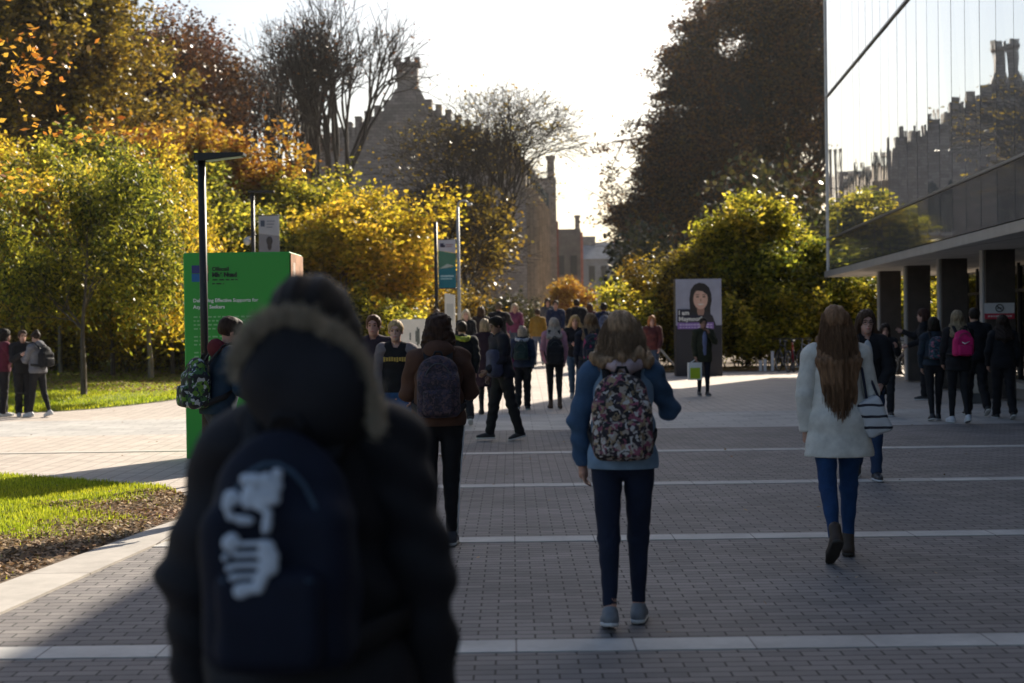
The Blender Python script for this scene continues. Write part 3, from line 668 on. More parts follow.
tree('maple_tree', xat(140, 61), 61, 10.0, 7, 27, L_org, 14000, .12, 'thin orange brown tree below the tall red-brown tree', jit=.35)
tree('oak_tree', xat(330, 66), 66, 7.0, 9, 28, L_bro, 36000, .13, 'broad brown and gold tree in front of the bare tree', jit=.35)
# --- left, young birches and yellow trees by the lawn
tree('birch_tree', xat(77, 33), 33.4, 6.5, 4.6, 31, L_grn, 36000, .062, 'young birch with a dark trunk in the lawn just right of the three students', cat='tree', r0=.085, jit=.22, ldroop=.4, crown_base=.13, asp=.45, z=.1)
tree('birch_tree', xat(150, 40), 40, 7.4, 5.2, 32, L_yel, 42000, .07, 'young yellow birch with twin pale trunks left of the green sign', r0=.085, jit=.25, ldroop=.4, crown_base=.13, asp=.45, z=.3, bk=B_pale)
tree('birch_tree', xat(60, 43), 43, 7.6, 4.6, 33, L_ygr, 34000, .075, 'slim birch with a pale trunk behind the students on the lawn', r0=.07, jit=.25, ldroop=.3, crown_base=.25, asp=.45, z=.35, bk=B_pale)
tree('birch_tree', xat(-12, 44), 44, 8.4, 6.0, 34, L_yel, 40000, .075, 'golden birch cut by the left edge of the photo', r0=.09, jit=.28, ldroop=.2, asp=.5, z=.35)
tree('birch_tree', xat(115, 50), 50, 9.6, 6.5, 35, L_grn, 46000, .085, 'tall yellow green tree behind the young birches', jit=.3, ldroop=.1)
tree('birch_tree', xat(190, 47), 47, 7.0, 5.0, 36, L_ygr, 30000, .08, 'yellow green tree close behind the left edge of the green sign', jit=.25, z=.3)
tree('birch_tree', xat(232, 46), 46, 5.6, 3.2, 37, L_grn, 24000, .075, 'small pointed green tree just right of the black lamp post', jit=.2, z=.3)
tree('yellow_tree', xat(285, 50), 50, 6.6, 5.5, 38, L_yel, 34000, .085, 'golden yellow tree behind the right end of the green sign', jit=.28)
tree('yellow_tree', xat(345, 48), 48, 6.3, 6.0, 39, L_yel, 40000, .085, 'broad golden tree above the head of the man in the fur hood', jit=.3)
tree('yellow_tree', xat(396, 50), 50, 4.9, 3.8, 40, L_yel, 26000, .085, 'low golden tree left of the teal banner', jit=.28)
tree('yellow_tree', xat(310, 56), 56, 8.2, 5.5, 141, L_ygr, 30000, .09, 'yellow green tree between the orange maples and the golden trees', jit=.3)
def shrub(name, x, y, H, W, seed, mat, n, ls, label, group=None, z=None, cat='shrub', Dp=None):
    zz = float(hz(x, y)) - .03 if z is None else z
    t = empty(name, (x, y, zz), label=label, cat=cat, group=group); rn = random.Random(seed); rg = np.random.default_rng(seed); segs = []; tips = []
    Dp = Dp or W * .7
    for i in range(max(10, int(W * 7))):
        p = Vector((rn.uniform(-.42, .42) * W, rn.uniform(-.42, .42) * Dp, 0)); d = Vector((rn.gauss(0, .3), rn.gauss(0, .3), 1)).normalized(); L = H * rn.uniform(.5, 1.0) * (1 - .3 * abs(p.x) / W * 2); r = .018
        for k in range(6):
            d = (d + Vector((rn.gauss(0, .2), rn.gauss(0, .2), rn.gauss(0, .1)))).normalized(); q = p + d * L / 6; segs.append((*p, *q, r, r * .8)); r *= .8; p = q
            if k > 0:
                tips.append((*p, 0))
                e = (d + Vector((rn.gauss(0, .8), rn.gauss(0, .8), .3))).normalized(); q2 = p + e * L * .18; segs.append((*p, *q2, r * .6, r * .3)); tips.append((*q2, 0)); tips.append((*q2, 0))
    V, F = frustums(segs, 3); link('stems', mesh_np('stems', V, F, True), B_dk, t)
    tp = np.array(tips); V, F = leaves(tp, int(n * .8), ls * 1.1, .16, rg, asp=.6, zmin=.05); link('foliage', mesh_np('foliage', V, F), mat, t); return t
shrub('shrub', xat(70, 45), 45.5, 1.9, 9, 51, L_bro, 34000, .06, 'long dark clipped shrub behind the young birch trunks', z=.35)
shrub('shrub', xat(170, 46), 46.5, 2.1, 5, 52, L_ygr, 18000, .06, 'green shrub left of the green sign, at the back of the lawn', z=.35)
shrub('shrub', xat(-40, 44), 46, 2.4, 6, 53, L_yel, 22000, .07, 'shrub at the left edge behind the students', z=.35)
shrub('shrub', xat(330, 46), 47, 2.1, 7, 54, L_ygr, 26000, .07, 'yellow green shrub behind the man with the fur hood')
shrub('shrub', xat(435, 52), 52, 2.4, 3.5, 55, L_bro, 12000, .07, 'brownish shrub under the teal banner', z=.6)
for i, (px_, D_, H_, W_, m_, lb_) in enumerate(((20, 40, 6.6, 4.6, L_yel, 'golden young birch behind the head of the maroon student'), (112, 42, 6.4, 4.4, L_ygr, 'drooping yellow green birch between the two nearest birch trunks'), (172, 43, 6.0, 4.2, L_yel, 'golden birch touching the left edge of the green board'), (385, 58, 7.4, 6.0, L_bro, 'airy brown and gold tree at the left foot of the castle gable'))):
    tree('birch_tree', xat(px_, D_), D_, H_, W_, 150 + i, m_, 34000, .072, lb_, r0=.07, jit=.25, ldroop=.35, crown_base=.1, asp=.45, z=.3)
# --- before the castle
tree('bare_tree', xat(440, 63), 63, 8.4, 7, 61, L_bro, 2600, .10, 'thin half-bare tree before the stepped gable, left one of two', jit=.25, crown_base=.15, levels=6, up=.3, first=9, twig=.012, bk=B_dk, cull=lambda p, k: (p[:, 2] < 8) & (k > -.2))
tree('bare_tree', xat(466, 60), 60, 9.0, 4.2, 62, L_bro, 2600, .10, 'half-bare tree with low green leaves before the castle, right one of two', jit=.25, crown_base=.18, levels=6, up=.2, first=9, twig=.012, bk=B_dk, cull=lambda p, k: (p[:, 2] < 6.5) & (k > -.4))
shrub('shrub', xat(490, 57), 57, 2.2, 3.0, 64, L_dkg, 9000, .07, 'dark shrub at the foot of the castle wall')
tree('orange_bush', xat(571, 78), 78, 4.4, 2.6, 65, L_org, 12000, .08, 'small glowing orange tree at the end of the walk', jit=.2, crown_base=.1)
# --- right
tree('copper_beech', xat(782, 128), 128, 38, 23, 71, L_bch, 260000, .15, 'huge dark copper beech left of the glass building', jit=.6, crown_base=.06, levels=5, up=.05, first=34, r0=.9, bk=B_dk, shape=lambda h: 1.2 - .75 * h, droop=.3)
tree('copper_beech', xat(678, 122), 122, 19.5, 13.5, 72, L_bch, 120000, .15, 'lower dark tree joined to the left flank of the copper beech', jit=.5, crown_base=.05, levels=5, up=.05, first=24, r0=.6, bk=B_dk, shape=lambda h: 1.25 - .7 * h, droop=.3)
tree('copper_beech', xat(722, 130), 130, 31, 14, 73, L_bch, 120000, .15, 'dark reddish tree between the tall beech and its low flank', jit=.55, crown_base=.05, levels=5, up=.05, first=26, r0=.7, bk=B_dk, shape=lambda h: 1.2 - .7 * h, droop=.3)
tree('yellow_tree', xat(748, 52), 52, 7.0, 4.0, 73, L_ygr, 34000, .085, 'bright yellow young tree right of the portrait poster', jit=.25, crown_base=.12)
tree('green_tree', xat(800, 51), 51, 5.6, 5.0, 74, L_grn, 34000, .085, 'green tree against the dark beech beside the glass corner', jit=.28, crown_base=.1)
tree('green_tree', xat(690, 53), 53, 4.9, 4.4, 75, L_bro, 24000, .085, 'brown and gold tree behind the portrait poster', jit=.28, crown_base=.1)
tree('green_tree', xat(648, 54), 54, 3.9, 3.4, 76, L_ygr, 18000, .08, 'low yellow green tree left of the portrait poster', jit=.25, crown_base=.08)
for i, (px, D, H, W, m, lb) in enumerate([(640, 50, 2.6, 3.2, L_ygr, 'green shrub left of the portrait poster'), (668, 51, 3.0, 3.2, L_bro, 'brown green shrub just behind the poster'), (745, 49.5, 3.0, 3.4, L_ygr, 'green shrub right of the poster, beside the white posts'), (778, 50.5, 3.2, 3.4, L_ygr, 'yellow green shrub behind the parked bicycles'), (812, 50, 3.0, 3.2, L_ygr, 'green shrub left of the woman with long hair'), (845, 51.5, 3.6, 3.4, L_grn, 'green shrub at the first dark column'), (885, 53, 3.8, 4, L_ygr, 'yellow green shrub seen under the building between the first columns')]):
    shrub('shrub', xat(px, D), D, H, W, 80 + i, m, 15000, .075, lb, z=.0)
# seen through the open ground floor
for i, (px, D, H, W, m, lb) in enumerate([(870, 60, 4.6, 6, L_grn, 'green tree seen under the soffit behind the first dark column'), (938, 58, 5.0, 5, L_yel, 'bright yellow tree seen between the second and third columns'), (975, 56, 4.6, 5, L_ygr, 'yellow green tree seen between the third and fourth columns'), (1020, 55, 4.6, 5, L_ygr, 'yellow green tree seen at the right edge under the building'), (905, 68, 5.5, 7, L_bro, 'brown tree far behind the dark columns')]):
    tree('garden_tree', xat(px, D), D, H, W, 95 + i, m, 22000, .09, lb, jit=.3, crown_base=.1, z=-.02)
# --- near maple branch hanging in from the left, large backlit leaves
tree('hanging_maple', -9.6, 20.5, 7.6, 6.2, 111, leafmat([(0.30, 0.10, 0.015), (0.55, 0.25, 0.03), (0.65, 0.38, 0.05), (0.35, 0.2, 0.03)], .65), 9000, .058, 'near maple with sparse big orange leaves hanging into the top left corner', jit=.16, levels=5, up=.25, first=9, bk=B_dk, r0=.11, crown_base=.35, cull=lambda p, k: (p[:, 2] > 3.6))
# --- far woods closing the view behind
def wood(name, xa, xb, y, H, n, mat, seed, dens=1.0, label=None):
    rg = np.random.default_rng(seed); V = []; 
    cx_ = rg.uniform(xa, xb, n); cy_ = y + rg.normal(0, 5, n); hh = H * rg.uniform(.6, 1.05, n); rr = hh * .32
    k = int(2600 * dens); Vs = []
    for i in range(n):
        u = rg.normal(0, 1, (k, 3)); u /= np.linalg.norm(u, axis=1)[:, None]; rad = rg.uniform(.3, 1.05, k)[:, None]
        c = u * rad * [[rr[i], rr[i], hh[i] * .48]] * (1 + .2 * np.sin(u[:, :1] * 7 + i) * np.cos(u[:, 2:] * 6)) + [[cx_[i], cy_[i], hh[i] * .5]]
        c[:, 2] = np.maximum(c[:, 2], .1)
        a = rg.normal(0, 1, (k, 3)); a /= np.linalg.norm(a, axis=1)[:, None]; b = np.cross(a, rg.normal(0, 1, (k, 3))); b /= np.linalg.norm(b, axis=1)[:, None]
        a *= .22; b *= .16; Vs.append(np.stack([c - a, c - b, c + a, c + b], 1).reshape(-1, 3))
    V = np.concatenate(Vs); link(name, mesh_np(name, V, np.arange(len(V)).reshape(-1, 4)), mat, kind='stuff', label=label)
wood('woodland', -75, -14, 92, 12, 30, L_bro, 201)
wood('woodland', -16, -7, 98, 8, 8, L_rus, 202)
wood('woodland', 8, 70, 100, 12, 30, L_dkg, 203)
wood('undergrowth', -45, -9, 56, 4.5, 34, L_yel, 204, .5)
wood('undergrowth', 8, 60, 84, 4.5, 30, L_grn, 205, .8)

# ================================================================ SHAPES GROWN FROM A DISTANCE FIELD (people, clothes, bags)
class Field:
    """smooth union of tapered limbs and ellipsoids, sampled on a grid and meshed as ONE closed surface"""
    def __init__(s, k=0.02): s.p = []; s.k = k; s.cuts = []; s.subs = []; s.fold = None
    def cap(s, a, b, ra, rb=None, fl=1.0, k=None, ax=1):
        """round cone a->b; fl < 1 flattens it along axis ax"""
        s.p.append(('c', np.array(a, float), np.array(b, float), ra, ra if rb is None else rb, fl, s.k if k is None else k, ax)); return s
    def ell(s, c, r, k=None, rot=None):
        s.p.append(('e', np.array(c, float), np.array(r, float), rot, s.k if k is None else k)); return s
    def box(s, c, h, r, k=None, rot=None):
        s.p.append(('b', np.array(c, float), np.array(h, float), r, rot, s.k if k is None else k)); return s
    def sub_ell(s, c, r, k=.01): s.subs.append(('e', np.array(c, float), np.array(r, float), None, k)); return s
    def sub_cap(s, a, b, ra, rb=None, fl=1.0, k=.01): s.subs.append(('c', np.array(a, float), np.array(b, float), ra, ra if rb is None else rb, fl, k, 1)); return s
    def cut(s, n, d): s.cuts.append((np.array(n, float), d)); return s          # keeps n.p < d
    @staticmethod
    def bounds(q):
        if q[0] == 'c':
            m = max(q[3], q[4]) / min(1, q[5]); return np.minimum(q[1], q[2]) - m, np.maximum(q[1], q[2]) + m
        if q[0] == 'e': m = max(q[2]) if q[3] is not None else q[2]; return q[1] - m, q[1] + m
        m = np.linalg.norm(q[2]) + q[3] if q[4] is not None else q[2] + q[3]; return q[1] - m, q[1] + m
    @staticmethod
    def dist(q, X, Y, Z):
        if q[0] == 'c':
            a, b, ra, rb, fl, ax = q[1], q[2], q[3], q[4], q[5], q[7]
            sc = np.ones(3); sc[ax] = 1 / fl
            ex, ey, ez = (X - a[0]) * sc[0], (Y - a[1]) * sc[1], (Z - a[2]) * sc[2]; d = (b - a) * sc; L = d @ d + 1e-12
            t = np.clip((ex * d[0] + ey * d[1] + ez * d[2]) / L, 0, 1)
            return (np.sqrt((ex - t * d[0]) ** 2 + (ey - t * d[1]) ** 2 + (ez - t * d[2]) ** 2) - (ra + (rb - ra) * t)) * min(1, fl)
        ex, ey, ez = X - q[1][0], Y - q[1][1], Z - q[1][2]
        rot = q[3] if q[0] == 'e' else q[4]
        if rot is not None:
            Rm = np.array(rot).T; ex, ey, ez = (Rm[0, 0] * ex + Rm[0, 1] * ey + Rm[0, 2] * ez, Rm[1, 0] * ex + Rm[1, 1] * ey + Rm[1, 2] * ez, Rm[2, 0] * ex + Rm[2, 1] * ey + Rm[2, 2] * ez)
        if q[0] == 'e':
            r = q[2]; k0 = np.sqrt((ex / r[0]) ** 2 + (ey / r[1]) ** 2 + (ez / r[2]) ** 2); k1 = np.sqrt((ex / r[0] ** 2) ** 2 + (ey / r[1] ** 2) ** 2 + (ez / r[2] ** 2) ** 2) + 1e-9
            return k0 * (k0 - 1) / k1
        h = q[2]; ax_, ay, az = np.abs(ex) - h[0], np.abs(ey) - h[1], np.abs(ez) - h[2]
        return np.sqrt(np.maximum(ax_, 0) ** 2 + np.maximum(ay, 0) ** 2 + np.maximum(az, 0) ** 2) + np.minimum(np.maximum(np.maximum(ax_, ay), az), 0) - q[3]
    def mesh(s, name, h):
        lo = np.min([s.bounds(q)[0] for q in s.p], 0) - 3 * h - .012; hi = np.max([s.bounds(q)[1] for q in s.p], 0) + 3 * h + .012
        n = np.ceil((hi - lo) / h).astype(int) + 1; ax = [lo[i] + h * np.arange(n[i]) for i in range(3)]; F = np.full(n, .09, np.float32)
        for q in s.p:
            a, b = s.bounds(q); k = q[6] if q[0] == 'c' else q[-1]; m = k + 2 * h + .02
            i0 = np.maximum(((a - m - lo) / h).astype(int), 0); i1 = np.minimum(((b + m - lo) / h).astype(int) + 2, n); sl = tuple(slice(i0[i], i1[i]) for i in range(3))
            X = ax[0][sl[0]][:, None, None]; Y = ax[1][sl[1]][None, :, None]; Z = ax[2][sl[2]][None, None, :]
            d = s.dist(q, X, Y, Z).astype(np.float32); f = F[sl]
            hh = np.maximum(k - np.abs(f - d), 0) / max(k, 1e-6); F[sl] = np.minimum(f, d) - hh * hh * k * .25
        X = ax[0][:, None, None]; Y = ax[1][None, :, None]; Z = ax[2][None, None, :]
        if s.fold: F = F + s.fold(X, Y, Z).astype(np.float32)
        for q in s.subs: F = np.maximum(F, -s.dist(q, X, Y, Z))
        for nn, d in s.cuts: F = np.maximum(F, (nn[0] * X + nn[1] * Y + nn[2] * Z - d))
        F[0] = F[-1] = .05; F[:, 0] = F[:, -1] = .05; F[:, :, 0] = F[:, :, -1] = .05
        return nets(name, F.astype(np.float32), lo, h)
def nets(name, F, lo, h):
    sg = F < 0; c = sg[:-1, :-1, :-1].astype(np.int8)
    cnt = np.zeros(c.shape, np.int8)
    C8 = [(i, j, k) for i in (0, 1) for j in (0, 1) for k in (0, 1)]
    def sh(A, o): return A[o[0]:A.shape[0] - 1 + o[0], o[1]:A.shape[1] - 1 + o[1], o[2]:A.shape[2] - 1 + o[2]]
    for o in C8: cnt += sh(sg, o)
    act = (cnt > 0) & (cnt < 8); I = np.argwhere(act); idx = np.full(act.shape, -1, np.int32); idx[act] = np.arange(len(I))
    val = np.stack([F[I[:, 0] + o[0], I[:, 1] + o[1], I[:, 2] + o[2]] for o in C8], 1)
    acc = np.zeros((len(I), 3)); num = np.zeros(len(I))
    for a in range(8):
        for b in range(a + 1, 8):
            if sum(abs(C8[a][i] - C8[b][i]) for i in range(3)) != 1: continue
            va, vb = val[:, a], val[:, b]; m = (va < 0) != (vb < 0); t = np.where(m, va / np.where(m, va - vb, 1), 0)
            p = np.array(C8[a])[None] + t[:, None] * (np.array(C8[b]) - np.array(C8[a]))[None]; acc += p * m[:, None]; num += m
    V = lo + h * (I + acc / num[:, None]); Q = []
    for ax_ in range(3):
        u, v = [(1, 2), (2, 0), (0, 1)][ax_]; sl0 = [slice(None)] * 3; sl1 = [slice(None)] * 3; sl0[ax_] = slice(0, -1); sl1[ax_] = slice(1, None)
        A, B = sg[tuple(sl0)], sg[tuple(sl1)]; E = np.argwhere(A != B)
        E = E[(E[:, u] > 0) & (E[:, v] > 0) & (E[:, u] < F.shape[u] - 1) & (E[:, v] < F.shape[v] - 1)]
        if not len(E): continue
        fl = A[tuple(E.T)]; g = []
        for (du, dv) in ((-1, -1), (0, -1), (0, 0), (-1, 0)):
            P = E.copy(); P[:, u] += du; P[:, v] += dv; g.append(idx[tuple(P.T)])
        g = np.stack(g, 1); g[~fl] = g[~fl][:, ::-1]; Q.append(g)
    Q = np.concatenate(Q); Q = Q[(Q >= 0).all(1)]
    return mesh_np(name, V, Q, True)
def rotm(rx=0, ry=0, rz=0):
    return np.array(Matrix.Rotation(R(rz), 3, 'Z') @ Matrix.Rotation(R(ry), 3, 'Y') @ Matrix.Rotation(R(rx), 3, 'X'))
def folds(amp, seed, fz=38.0, big=.0):
    r = np.random.default_rng(seed); ph = r.uniform(0, 6.28, 8)
    def f(X, Y, Z):
        a = np.sin(fz * Z + 9 * X + 7 * Y + ph[0] + 2.0 * np.sin(11 * X + 8 * Z + ph[1]) + 1.2 * np.sin(17 * Y + ph[2]))
        b = np.sin(23 * Z - 21 * X + 15 * Y + ph[3] + 1.6 * np.sin(13 * Z + 9 * X + ph[4]))
        return amp * (.6 * a + .5 * b) + big * np.sin(6 * Z + ph[5] + 5 * X)
    return f

# ---------------------------------------------------------------- a person (metres for a 1.7 m figure; x right, y the way they face, z up)
def person(x, D, yaw, H=1.68, label='', h=.011, female=True, legs=((12, 4), (-14, 22)), arms=((8, 8, 25, 10), (-8, 8, 15, 5)), lean=2, turn=0, nod=0,
           skinc=(0.46, 0.27, 0.2), hair=('short', (0.03, 0.02, 0.015)), top=None, bottom=None, shoes=None, scarf=None, hat=None, glasses=False,
           dz=0.0, shoulder=None, group=None, bulk=1.0, seed=None, hands=True, twist=0):
    seed = int(abs(x * 91 + D * 17) * 10) % 9999 if seed is None else seed; rn = random.Random(seed)
    base = empty('person', (x, D, float(hz(x, D)) + dz), R(yaw), label=label, cat='person', group=group)
    base.scale = (H / 1.7,) * 3
    shw = shoulder or (.165 if female else .19); hipw = .09
    # --- skeleton
    J = {}
    lowest = 9
    for sd, (p, kf, *rest) in zip((-1, 1), legs):
        hip = np.array([sd * hipw, 0, .905]); out = rest[0] if rest else -1.2; ft = rest[1] if len(rest) > 1 else None
        d1 = np.array([sd * math.sin(R(out)), math.sin(R(p)), -math.cos(R(p))]); knee = hip + d1 * .43
        q = p - kf; d2 = np.array([sd * math.sin(R(out * .3)), math.sin(R(q)), -math.cos(R(q))]); ank = knee + d2 * .405
        toe_dn = ft if ft is not None else max(0, -q * .9 - 8) ; fd = np.array([sd * .12, math.cos(R(toe_dn)), -math.sin(R(toe_dn))])
        fdn = np.array([0, -math.sin(R(toe_dn)), -math.cos(R(toe_dn))]) * .07
        J[sd] = (hip, knee, ank, fd, fdn); lowest = min(lowest, (ank + fdn)[2], (ank + fdn + fd * .16)[2])
    for sd in (-1, 1):
        J[sd] = tuple(v - np.array([0, 0, lowest - .012]) if i < 3 else v for i, v in enumerate(J[sd]))
    dzp = -(lowest - .012); P = lambda a, b, c: np.array([a, b, c + dzp])
    ly = math.tan(R(lean))
    def T(a, b, c): return P(a, b + ly * max(0, c - .95), c)                     # torso point, leaning
    cw = math.cos(R(twist)); sw = math.sin(R(twist))
    A = {}
    for sd, (p, ab, ef, inw) in zip((-1, 1), arms):
        s0 = T(sd * shw * cw, sd * shw * sw, 1.385); d1 = np.array([sd * math.sin(R(ab)), math.cos(R(ab)) * math.sin(R(p)), -math.cos(R(ab)) * math.cos(R(p))]); el = s0 + d1 * .275
        d2 = np.array([-sd * math.sin(R(inw)), math.cos(R(inw)) * math.sin(R(p + ef)), -math.cos(R(inw)) * math.cos(R(p + ef))]); wr = el + d2 * .245; A[sd] = (s0, el, wr, d2)
    hc = T(0, .02, 1.585); nk = T(0, -.005, 1.42)
    Rh = rotm(-nod, 0, turn)
    def Hd(a, b, c): return hc + Rh @ np.array([a, b, c])
    # --- the body, one continuous skin
    f = Field(.025)
    f.ell(P(0, -.005, .93), (.155, .10, .12)).ell(T(0, 0, 1.10), (.12, .085, .14)).ell(T(0, -.002, 1.27), (shw * .86, .098, .16)).cap(A[-1][0], A[1][0], .052, fl=1)
    f.cap(nk, hc + np.array([0, -.005, -.03]), .052, .05)
    for sd in (-1, 1):
        hip, kn, an, fd, fdn = J[sd]; f.cap(hip, kn, .078, .05).cap(kn, an, .05, .034).cap(kn + (an - kn) * .12 + [0, -.018, 0], kn + (an - kn) * .5 + [0, -.012, 0], .042, .03)
        f.cap(an + fdn * .4, an + fdn * .62 + fd * .15, .034, .022, k=.015)
        s0, el, wr, d2 = A[sd]; f.cap(s0, el, .045, .036).cap(el, wr, .037, .024)
        # hand: palm, four unequal curled fingers and a thumb leaving the side of the palm
        u = d2; side = np.cross(u, [0, 1, 0]); side = side / (np.linalg.norm(side) + 1e-6)
        pn = np.array([-sd, 0, 0]) - u * np.dot(u, [-sd, 0, 0]); pn /= np.linalg.norm(pn) + 1e-6; wv = np.cross(pn, u) * sd      # palm faces the thigh
        if wv[1] < 0: wv = -wv
        f.cap(wr, wr + u * .07, .024, .027, k=.012); f.cap(wr + u * .055 - wv * .02, wr + u * .08 + wv * .022, .014, .014, k=.012)
        for i, L in enumerate((.062, .072, .067, .052)):
            o = wr + u * .082 + wv * (.027 - .018 * i); m = o + (u * .92 + pn * .28) * L * .55; e = m + (u * .62 + pn * .72) * L * .5
            f.cap(o, m, .0088, .008, k=.004); f.cap(m, e, .008, .0068, k=.004)
        th = wr + u * .03 + wv * .026; tm = th + (u * .65 + wv * .6 + pn * .3) * .035; f.cap(th, tm, .0115, .010, k=.006); f.cap(tm, tm + (u * .9 + pn * .3) * .03, .0095, .008, k=.004)
    # head
    f.ell(Hd(0, -.012, .032), (.074, .092, .088), rot=Rh).ell(Hd(0, .022, -.045), (.052, .066, .062), rot=Rh).ell(Hd(0, .052, -.085), (.026, .026, .022), k=.03, rot=Rh)
    f.cap(Hd(0, .083, .012), Hd(0, .100, -.022), .008, .012, k=.01).ell(Hd(0, .082, -.055), (.022, .012, .008), k=.008, rot=Rh)
    for sd in (-1, 1): f.ell(Hd(sd * .074, -.008, -.005), (.009, .018, .028), k=.006, rot=Rh)
    f.ell(Hd(0, .078, .034), (.045, .012, .010), k=.012, rot=Rh)
    for sd in (-1, 1): f.sub_ell(Hd(sd * .030, .097, .008), (.016, .014, .010))
    body = link('body', f.mesh('body', min(h, .009)), skin(skinc), base)
    m_eye = plain((.02, .015, .012), .2, 0, .6); m_lip = skin((.42, .13, .12))
    facing = abs(((yaw + turn) % 360) - 180) < 100
    if facing:
        hcol = tuple(min(.5, c * .8) for c in hair[1])
        for sd in (-1, 1):
            e = Hd(sd * .030, .081, .008); mb = MB(); mb.ell(e, (.012, .008, .0065)); link_e = mb.build('eye', m_eye, base)
            a = Hd(sd * .046, .080, .028); b = Hd(sd * .016, .090, .029); MB().tube([a, (a + b) / 2 + np.array([0, .002, .004]), b], .004, 5).build('eyebrow', hairmat(hcol), base)
        a = Hd(-.020, .088, -.056); b = Hd(.020, .088, -.056); MB().tube([a, (Hd(0, .096, -.058)), b], [.003, .0065, .003], 6).build('mouth', m_lip, base)
    if glasses:
        mb = MB()
        for sd in (-1, 1): mb.ring(Hd(sd * .032, .101, .006), Rh @ np.array([0, 1, 0]), .024, .0025, 14, 5); mb.tube([Hd(sd * .056, .100, .008), Hd(sd * .077, .0, .006)], .0022, 5)
        mb.tube([Hd(-.008, .103, .008), Hd(.008, .103, .008)], .002, 5); g = mb.build('glasses_frame', plain((.02, .02, .02), .3), None, label='dark rimmed glasses worn by the woman in the open black jacket', cat='glasses')
        g.matrix_world = base.matrix_basis
    # --- trousers / leggings
    bt = dict(kind='leggings', col=(.012, .012, .015)); bt.update(bottom or {})
    ex = {'leggings': .007, 'jeans': .014, 'trousers': .022}[bt['kind']]
    f = Field(.022); f.ell(P(0, -.005, .94), (.158 + ex * .6, .108 + ex * .5, .125)); f.cap(P(-.05, -.01, .855), P(.05, -.01, .855), .062)

    for sd in (-1, 1):
        hip, kn, an, fd, fdn = J[sd]; ae = kn + (an - kn) * bt.get('len', .93); f.ell(hip + [0, -.045, 0], (.080 + ex * .4, .058 + ex * .4, .085)); f.cap(hip, kn, .084 + ex, .052 + ex).cap(kn, ae, .052 + ex, .034 + ex * (1.6 if bt['kind'] != 'leggings' else .6))
        f.cap(kn + (an - kn) * .12 + [0, -.02, 0], kn + (an - kn) * .5 + [0, -.014, 0], .043 + ex * .8, .03 + ex)
    f.fold = folds({'leggings': .0026, 'jeans': .005, 'trousers': .007}[bt['kind']], seed, 46); f.cut((0, 0, 1), 1.06 + dzp)
    kz = (J[-1][1][2] + J[1][1][2]) / 2; g0 = f.fold; f.fold = lambda X, Y, Z: g0(X, Y, Z) + .0018 * np.sin(95 * Z + 34 * X * np.sign(X) + 4 * np.sin(30 * X + 9 * Y)) * (np.exp(-((Z - kz) / .06) ** 2) + .7 * np.exp(-((Z - .86 - dzp) / .05) ** 2))
    tr = link('trousers', f.mesh('trousers', h), bt.get('mat') or cloth(bt['col'], .8, .3), base)
    if bt.get('stripe'):
        for sd in (-1, 1):
            hip, kn, an, fd, fdn = J[sd]; o = np.array([sd, 0, 0]); MB().tube([hip + o * .095, (hip + kn) / 2 + o * .08, kn + o * .062, (kn + an) / 2 + o * .055, an + o * .045], .007, 6).build('side_stripe', plain((.7, .7, .72), .7), tr)
    # --- shoes
    so = dict(kind='trainer', col=(.02, .02, .022), sole=(.6, .6, .6)); so.update(shoes or {})
    for sd in (-1, 1):
        hip, kn, an, fd, fdn = J[sd]; dn = fdn / np.linalg.norm(fdn); f = Field(.018); he = an + fdn * .52 - fd * .035; to = an + fdn * .66 + fd * .165
        f.cap(he, an + fdn * .62 + fd * .10, .040, .040).cap(an + fdn * .62 + fd * .10, to, .040, .030).cap(he, an + [0, -.006, .0 if so['kind'] == 'trainer' else .075], .040, .042)
        f.cap(an + fdn * .1, an + fdn * .5 + fd * .08, .038, .03); f.cut(dn, float(dn @ (an + fdn * .98))); sh = link('boot' if so['kind'] == 'boot' else 'shoe', f.mesh('shoe', h), plain(so['col'], .5, 0, .4, .2, 12.), base)
        f = Field(.01); f.cap(an + fdn * .86 - fd * .04, an + fdn * .86 + fd * .10, .043, .045, fl=1).cap(an + fdn * .86 + fd * .10, an + fdn * .86 + fd * .165, .045, .034); f.cut(dn, float(dn @ (an + fdn * 1.08))); f.cut(-dn, -float(dn @ (an + fdn * .76)))
        link('sole', f.mesh('sole', h), plain(so['sole'], .7), sh)
    # --- upper garment
    tp = dict(kind='jacket', col=(.02, .02, .025), hem=.88, loose=.03, flare=0., sleeve=1.0, hood=False, mat=None, collar=True, slv=None); tp.update(top or {})
    lo_ = tp['loose'] * bulk; f = Field(.035); hem = tp['hem']
    chest = (shw * .9 + lo_ * .8, .108 + lo_ * .8, .18); f.ell(T(0, 0, 1.26), chest).ell(T(0, 0, 1.10), (.132 + lo_, .10 + lo_ * .8, .17))
    if female: f.ell(T(0, .075, 1.24), (.105 + lo_ * .4, .045 + lo_ * .3, .07))
    wa = .145 + lo_; f.cap(T(0, 0, 1.06), P(0, -.008, max(hem, .6) + .02), wa, max(wa, .168 + lo_ * .7 + tp['flare']), fl=.72).ell(P(0, -.03, .93), (.165 + lo_ * .6, .115 + lo_ * .6, .12))
    f.cap(T(-shw + .03, 0, 1.39), T(shw - .03, 0, 1.39), .062 + lo_ * .55, fl=1, k=.04).cap(T(-.06, -.005, 1.42), T(.06, -.005, 1.42), .05 + lo_ * .4)
    if tp['collar']: f.cap(nk + [0, -.012, -.01], nk + [0, -.006, .035], .066, .062)
    f.fold = folds(tp.get('fold', .0045), seed + 5, 34, tp.get('big', .004)); f.cut((0, 0, -1), -(hem + dzp)); f.sub_cap(nk + [0, .03, .01], nk + [0, .02, .12], .05, .055)
